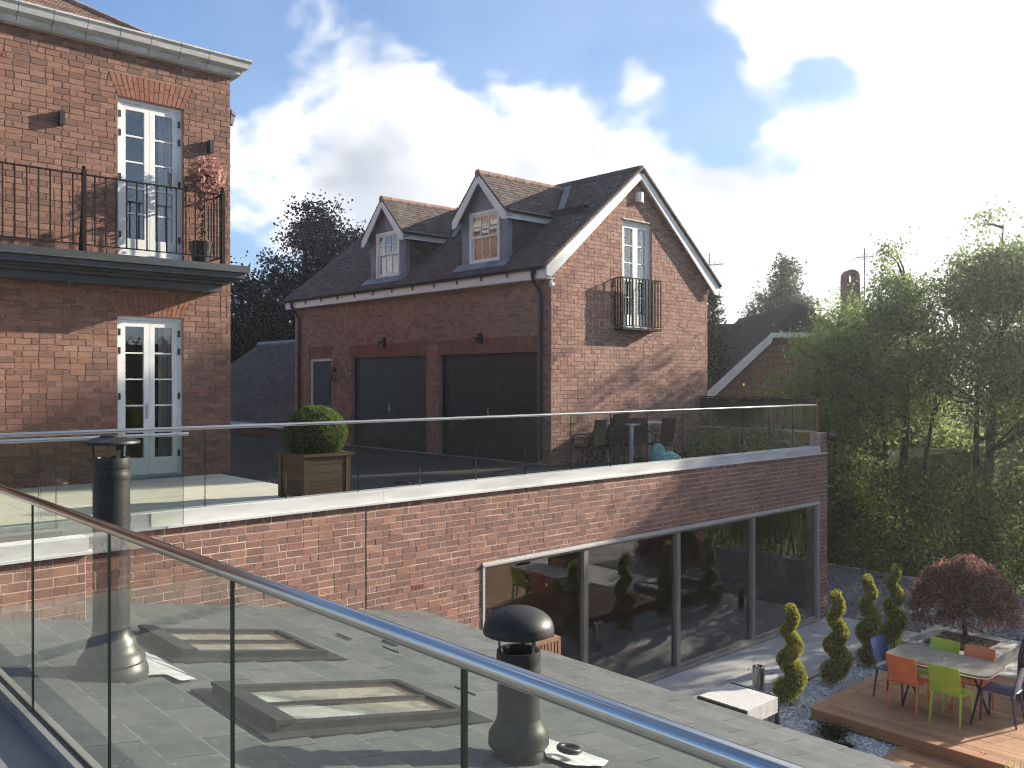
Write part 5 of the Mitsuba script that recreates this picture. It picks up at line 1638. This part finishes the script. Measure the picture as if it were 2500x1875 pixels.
def tuft(key, x, y, z, r, h, n, kind, w=.02):
    a = rg.uniform(0, 6.28, n)
    lean = rg.uniform(.1, 1, n)
    base = np.stack([x + rg.normal(0, r * .15, n), y + rg.normal(0, r * .15, n), np.full(n, z)], 1)
    tip = base + np.stack([np.cos(a) * r * lean, np.sin(a) * r * lean, h * (1.1 - .45 * lean)], 1)
    mid = (base + tip) / 2 + [0, 0, h * .16]
    sd = np.stack([-np.sin(a), np.cos(a), 0 * a], 1) * w / 2
    V = np.stack([base - sd, base + sd, mid + sd * .9, mid - sd * .9, tip], 1)
    F = np.array([[0, 1, 2], [0, 2, 3], [3, 2, 4]])
    f = (F[None] + (np.arange(n) * 5)[:, None, None]).reshape(-1, 3)
    obj(key, 'blades', MB().add(V.reshape(-1, 3), f, np.repeat(np.stack([rg.random(n), np.full(n, kind)], 1), 5, 0)), 'leaf', uv=True)


tuft(thing('low_plant', 'small dark tufted plant in the white gravel by the deck corner', 'plant'), 11.72, 6.12, 0, .34, .16, 520, 6., .012)
tuft(thing('low_plant', 'second small tufted plant in the white gravel by the lower deck', 'plant'), 11.35, 5.75, 0, .25, .14, 380, 6., .012)
cp_ = thing('spiky_plant', 'spiky green plant with long pointed leaves at the bottom right', 'plant')
tuft(cp_, 9.50, 2.92, .42, .55, .92, 70, 0., .045)
obj(cp_, 'pot', MB().lathe([(0, .024), (.15, .024), (.20, .40), (.215, .42), (.19, .42), (.18, .38), (0, .38)], (9.50, 2.92, 0), 24), 'anthracite', smooth=40)

# ------------------------------------------------------------------ trees, hedge and the houses beyond
def grow(key, base, top, r0, crown, nclump, nleaf, size, kind, seed, spread=.28, aspect=.6, ntrunk=1, branch=True, bias=.5, m='leaf'):
    """tapered trunk, limbs out to leaf clumps, and leaves in clumps through the crown's ellipsoids (centre, radii, weight)"""
    rng = np.random.default_rng(seed)
    base, top = np.asarray(base, float), np.asarray(top, float)
    tm = MB()
    paths = []
    for k_ in range(ntrunk):
        off = np.array([rng.normal(0, .3), rng.normal(0, .3), 0]) if k_ else np.zeros(3)
        n = 7
        t = np.linspace(0, 1, n)[:, None]
        p = (base + off * .6) * (1 - t) + (top + off * 2.0 - ([0, 0, .28 * (top - base)[2]] if k_ else [0, 0, 0])) * t + np.cumsum(rng.normal(0, .05 * np.linalg.norm(top - base) / 8, (n, 3)), 0) * [1, 1, .2]
        tm.tube(p, r0 * (1 - .9 * t[:, 0]) * (1 if k_ == 0 else .75), 8)
        paths.append(p)
    w = np.array([c[2] for c in crown], float); w /= w.sum()
    which = rng.choice(len(crown), nclump, p=w)
    d = rand_dirs(nclump, rng)
    C = np.array([crown[i][0] for i in which], float) + d * (rng.random((nclump, 1)) ** bias) * np.array([crown[i][1] for i in which], float)
    if branch:
        bm = tm
        allp = np.vstack(paths)
        for c in C[::max(1, nclump // 70)]:
            low = allp[allp[:, 2] < c[2] - .1]
            if len(low) == 0:
                continue
            a = low[np.argmin(((low - c) ** 2).sum(1))]
            mid = (a + c) / 2 + rng.normal(0, .12, 3)
            bm.tube([a, mid, c], [r0 * .28, r0 * .16, r0 * .05], 5)
    obj(key, 'trunk', tm, 'bark', smooth=True)
    per = nleaf // nclump
    sp = spread * rng.uniform(.55, 1.35, (nclump, 1, 1))
    P = (C[:, None] + rng.normal(0, 1, (nclump, per, 3)) * sp * [1, 1, .7]).reshape(-1, 3)
    P = P[P[:, 2] > base[2] + .05]
    obj(key, 'crown', leaf_quads(P, size, kind, rng, aspect=aspect), m, uv=True)


G1 = 'garden trees beyond the shingle'
k7 = thing('tree', 'wide leafy tree filling the space behind the trunks of the slender tree', 'tree', G1)
grow(k7, (34.0, 14.5, 0), (34.0, 14.5, 7.0), .2, [((34, 14.5, 3.4), (2.2, 2.6, 2.6), 1.), ((34, 18.0, 3.0), (2.0, 2.2, 2.4), .7)], 330, 13000, .19, 0., 67, .42)
k8 = thing('tree', 'wide leafy tree filling the space behind the trunk of the tallest tree', 'tree', G1)
grow(k8, (34.0, 9.5, 0), (34.0, 9.5, 6.5), .2, [((34, 9.8, 3.0), (2.2, 3.0, 2.6), 1.), ((34, 6.6, 2.6), (2.0, 2.0, 2.2), .6)], 330, 13000, .19, 0., 68, .42)
k1 = thing('tree', 'tall slender tree with several trunks behind the red maple, to the left of the tallest', 'tree', G1)
grow(k1, (26.0, 11.5, 0), (26.0, 11.5, 7.8), .17, [((26, 11.4, 5.4), (1.8, 1.8, 1.9), 1.), ((26.0, 11.5, 7.2), (1.15, 1.1, 1.1), .5), ((25.9, 11.75, 8.6), (.38, .38, .8), .02), ((25.6, 12.6, 4.2), (1.5, 1.4, 1.8), .5)], 640, 33000, .10, 0., 61, .24, ntrunk=3)
k2 = thing('tree', 'tallest tree of the garden, with a thin leafy tip, at the right', 'tree', G1)
grow(k2, (26.2, 9.3, 0), (26.6, 9.3, 9.3), .18, [((26.6, 9.0, 5.6), (2.1, 2.1, 2.0), 1.2), ((26.5, 9.5, 7.7), (1.3, 1.2, 1.0), .5), ((26.5, 8.4, 7.9), (1.2, 1.0, 1.1), .45), ((26.6, 9.3, 9.4), (.40, .4, .9), .016), ((26.4, 7.2, 5.2), (1.7, 1.6, 2.4), .8)], 860, 46000, .105, 0., 62, .25, ntrunk=2)
k3 = thing('tree', 'bushy yellow green tree in front of the brown gabled house', 'tree', G1)
grow(k3, (24.4, 12.6, 0), (24.9, 12.7, 6.6), .12, [((24.6, 12.9, 3.6), (1.6, 1.7, 2.0), 1.), ((25.0, 13.0, 5.6), (1.4, 1.5, 1.3), .8), ((24.0, 13.9, 3.9), (1.0, 1.0, 1.4), .4), ((26.7, 13.3, 6.5), (1.2, 1.3, 1.2), .5)], 520, 27000, .095, 0., 63, .25, ntrunk=2)
k4 = thing('tree', 'broad tree out past the right end of the shingle', 'tree', G1)
grow(k4, (27.0, 5.4, 0), (27, 5.5, 8.4), .18, [((27.0, 5.5, 7.2), (1.6, 1.4, 1.8), 1.), ((26.5, 5.3, 4.4), (1.8, 1.5, 1.5), .3)], 230, 12000, .15, 0., 64, .24)
k5 = thing('tree', 'sparse young tree out past the dining deck', 'tree', G1)
grow(k5, (25.3, 2.4, 0), (25.3, 2.4, 5.6), .13, [((25.3, 2.4, 4.6), (1.2, .95, 1.0), 1.)], 110, 5500, .15, 0., 65, .22)
k6 = thing('tree', 'very tall tree standing out past the far end of the hedge', 'tree', G1)
grow(k6, (31.0, 6.2, 0), (31.1, 6.25, 15.0), .30, [((31.1, 6.2, 13.2), (1.1, .75, 2.2), 1.3), ((31.1, 5.8, 8.8), (1.3, .9, 2.4), .6)], 380, 19000, .18, 0., 66, .24)
hd = thing('hedge', 'dark dense hedge of glossy leaves behind the shingle', 'hedge')
rg = np.random.default_rng(70)
N = 300
C = np.stack([rg.normal(23.3, .40, N), rg.uniform(2.0, 15.0, N), rg.uniform(.15, 2.55, N)], 1)
C[:, 0] += .25 * np.sin(C[:, 1] * 1.7)
P = (C[:, None] + rg.normal(0, 1, (N, 130, 3)) * .27).reshape(-1, 3)
obj(hd, 'leaves', leaf_quads(P[P[:, 2] > 0], .12, 2., rg, aspect=.5), 'leaf', uv=True)
st = MB()
for i in range(60):
    y = 2 + i * .22
    st.tube([(23.4, y, -.05), (23.4 + rnd(-.3, .3), y + rnd(-.3, .3), 1.2), (23.4 + rnd(-.5, .5), y + rnd(-.5, .5), 2.4)], [.03, .02, .008], 5)
obj(hd, 'stems', st, 'bark')
cb_ = thing('copper_beech', 'dark copper leaved beech rising behind the garage roof', 'tree')
grow(cb_, (18.8, 34.6, 2.5), (19.3, 33.9, 12.6), .4, [((17.0, 36.0, 6.4), (2.5, 2.4, 3.7), 1.1), ((18.4, 34.9, 7.2), (2.0, 2.0, 3.7), 1.), ((19.4, 33.8, 11.1), (1.0, 1.0, 1.7), .28), ((20.7, 32.9, 8.8), (2.1, 2.0, 3.0), 1.1), ((18.8, 34.6, 4.8), (3.6, 2.6, 2.4), .9), ((22.6, 32.4, 8.0), (1.8, 2.0, 2.6), .6)], 900, 95000, .15, 1., 71, .36, m='leaf_dark')
cf = thing('conifer', 'dark conifer at the corner of the main house', 'tree')


def conifer(key, base, h, r, n, seed, kind=6.):
    rng = np.random.default_rng(seed)
    base = np.asarray(base, float)
    obj(key, 'trunk', MB().tube([base, base + [0, 0, h]], [r * .07, .02], 7), 'bark')
    bm = MB(); P = []; L_ = []
    nb_ = 60
    for i in range(nb_):
        t = i / nb_
        z = h * (.10 + .9 * t)
        a = i * 2.4 + rng.normal(0, .2)
        l = r * (1 - t) ** .8 * rng.uniform(.75, 1.15) + .1
        d = np.array([math.cos(a), math.sin(a), -.12])
        p0 = base + [0, 0, z]; p1 = p0 + d * l
        bm.tube([p0, p1], [.025, .006], 4)
        m = n // nb_
        s = rng.random(m) ** .7
        P.append(p0 + d * l * s[:, None] + rng.normal(0, 1, (m, 3)) * (.10 + .10 * l) * np.array([1, 1, .45]))
        L_.append(np.broadcast_to(d, (m, 3)))
    obj(key, 'limbs', bm, 'bark')
    obj(key, 'crown', leaf_quads(np.vstack(P), .16, kind, rng, aspect=.3, long=np.vstack(L_)), 'leaf', uv=True)


conifer(cf, (10.9, 27.6, 3.0), 7.3, 1.5, 5000, 72)
cf2 = thing('conifer', 'small dark conifer behind the right end of the garage gable', 'tree')
conifer(cf2, (27.9, 19.3, 1.5), 7.0, 1.1, 6000, 73)
ft = thing('tree', 'distant leafy tree behind the roof of the brown gabled house', 'tree', 'distant trees')
grow(ft, (46.5, 27.5, 0), (46.6, 27.5, 12.0), .3, [((46.2, 28.4, 8.4), (1.2, 1.2, 2.0), .9), ((46.6, 27.2, 10.1), (.8, .8, 2.3), .7), ((46.9, 26.2, 8.6), (.6, .6, 1.4), .3)], 230, 11000, .18, 7., 74, .28)
fs = thing('shrub', 'light green shrub beside the main house corner beyond the drive', 'shrub')
rg = np.random.default_rng(75)
q = rand_dirs(2600, rg) * (rg.random((2600, 1)) ** .4) * [1.0, 1.3, 1.1] + [12.6, 35.2, 5.6]
obj(fs, 'leaves', leaf_quads(q, .16, 0., rg), 'leaf', uv=True)
obj(fs, 'stems', MB().tube([(12.6, 35.2, 3), (12.6, 35.2, 5.4)], [.06, .02], 6), 'bark')
bw_ = thing('garden_wall', 'low brick wall closing the far end of the drive', 'wall')
self_mesh(bw_, MB().box(8.6, 12.5, 33.4, 33.6, 3.2, 4.0), 'far_render')

# neighbouring house with a clipped gable, turned towards the terrace
nh = thing('neighbour_house', 'brown brick house with a clipped gable and white bargeboards beyond the fence', 'house')
NU = np.array([FW[1], -FW[0], 0.])                 # along its front


def NP(u, d, z):
    return NU * u + FW * d + Z * z


D0, uc = 32.0, 10.85
uf, zf, ut, zt2 = 7.05, 4.72, 9.45, 6.80
zrd = zt2 + .86 * (uc - ut)
mu = lambda u: 2 * uc - u
gp = [(uf + .3, -.1), (mu(uf) - .3, -.1), (mu(uf) - .3, zf), (mu(ut), zt2 - .05), (ut, zt2 - .05), (uf + .3, zf)]
obj(nh, 'wall', MB().prism(gp, FW * (D0 + .3), NU, Z, FW * 9), 'far_render')
A_, B_, Ct = NP(uf, D0, zf - .12), NP(ut, D0, zt2), NP(uc, D0 + 1.4, zrd)
Bb, Ab = NP(uc, D0 + 10, zrd), NP(uf, D0 + 10, zf - .12)
A2, B2, Ab2 = NP(mu(uf), D0, zf - .12), NP(mu(ut), D0, zt2), NP(mu(uf), D0 + 10, zf - .12)
r_ = MB().add([A_, B_, Ct, Bb, Ab], [[0, 1, 2, 3], [0, 3, 4, 4]]).add([A2, B2, Ct, Bb, Ab2], [[0, 1, 2, 3], [0, 3, 4, 4]]).add([B_, B2, Ct], [[0, 1, 2]])
obj(nh, 'roof', r_, 'far_tile')
for q0, q1 in ((A_, B_), (A2, B2)):
    dn0, dn1 = Z * .42, Z * .34
    obj(nh, 'bargeboard', MB().add([q0 - FW * .03, q1 - FW * .03, q1 - dn1 - FW * .03, q0 - dn0 - FW * .03, q0 + FW * .02, q1 + FW * .02, q1 - dn1 + FW * .02, q0 - dn0 + FW * .02], [[0, 1, 2, 3], [7, 6, 5, 4], [3, 2, 6, 7], [0, 4, 5, 1]]), 'white_paint')
obj(nh, 'eaves_board', MB().bar(B_ - Z * .10 - FW * .01, B2 - Z * .10 - FW * .01, .04, .18), 'white_paint')
W1_ = MB().add([NP(6.4, 35.6, 4.2), NP(12.5, 35.6, 4.2), NP(12.5, 39.6, 7.6), NP(6.4, 39.6, 7.6), NP(6.4, 43.6, 4.2), NP(12.5, 43.6, 4.2)], [[0, 1, 2, 3], [3, 2, 5, 4]])
obj(nh, 'wing_roof', W1_, 'far_tile')
obj(nh, 'wing_wall', MB().prism([(6.6, 0), (12.3, 0), (12.3, 4.3), (6.6, 4.3)], FW * 36, NU, Z, FW * 7), 'far_render')
obj(nh, 'roof_flashing', MB().bar(NP(6.5, 37.5, 5.95), NP(9.3, 37.5, 5.95), .03, .10), 'lead')
chk = numbered(f'{nh}__chimney')
labels[chk] = {'label': 'brick chimney with an arched top'}
cq = NP(14.2, 37.0, 0)
obj(chk, 'stack', MB().obox(cq + Z * 8.0, [NU, FW, Z], (.30, .30, 1.05)), 'far_render')
ac = [(-.30, 0), (.30, 0), (.30, .34)] + [(.30 * math.cos(q), .34 + .30 * math.sin(q)) for q in np.linspace(0.01, math.pi - .01, 9)] + [(-.30, .34)]
ap = Polygon(ac).difference(Polygon([(-.14, .10), (.14, .10), (.14, .34)] + [(.14 * math.cos(q), .34 + .14 * math.sin(q)) for q in np.linspace(0.01, math.pi - .01, 9)] + [(-.14, .34)]))
obj(chk, 'arched_cap', MB().prism(ap, cq + Z * 9.051 - FW * .28, NU, Z, FW * .56), 'far_render')


def aerial(label, o, h, yaw, n=7):
    k_ = thing('aerial', label, 'aerial')
    o = np.asarray(o, float)
    d = np.array([math.cos(yaw), math.sin(yaw), .12]); sd = np.array([-math.sin(yaw), math.cos(yaw), 0])
    obj(k_, 'mast', MB().tube([o, o + [0, 0, h]], .02, 6), 'tube_grey')
    m = MB().tube([o + [0, 0, h * .86] - d * .55, o + [0, 0, h * .86] + d * .65], .016, 6)
    for i in range(n):
        p = o + [0, 0, h * .86] + d * (-.5 + 1.1 * i / (n - 1))
        l = .30 if i else .42
        m.tube([p - sd * l + [0, 0, .12], p + sd * l + [0, 0, -.12]], .007, 4)
    obj(k_, 'array', m, 'tube_grey')


aerial('television aerial beside the arched chimney', NP(14.8, 37.0, 8.0), 2.6, -.2)
aerial('television aerial showing past the right slope of the garage roof', NP(7.50, 33.5, 6.6), 3.3, -.35, 9)
th = thing('added_hedge', 'unseen tall hedge added behind the viewing deck to darken the glass reflections', 'hedge')  # unseen, added so the glass reflects something dark
rg = np.random.default_rng(80)
obj(th, 'core', MB().box(-26, 78, -15.6, -14.4, -.05, 6.6), 'soil')
N = 60000
P = np.stack([rg.uniform(-26, 78, N), -14.35 + rg.normal(0, .16, N), rg.uniform(0, 6.9, N)], 1)
obj(th, 'leaves', leaf_quads(P, .20, 6., rg, nrm=np.array([0, .8, .3])), 'leaf', uv=True)

# ------------------------------------------------------------------ the air: lens glare imitated by an added thin haze that brightens towards the sun
scene['air'] = {'type': 'homogeneous', 'albedo': 0.96, 'sigma_t': 0.0019, 'phase': {'type': 'hg', 'g': 0.86}}
scene['glare_haze'] = {'type': 'cube', 'to_world': T().translate([150, 150, 8.2]).scale([760, 760, 9.4]), 'bsdf': {'type': 'null'}, 'interior': {'type': 'ref', 'id': 'air'}}
labels['glare_haze'] = {'kind': 'stuff'}
scene['camera']['medium'] = {'type': 'ref', 'id': 'air'}
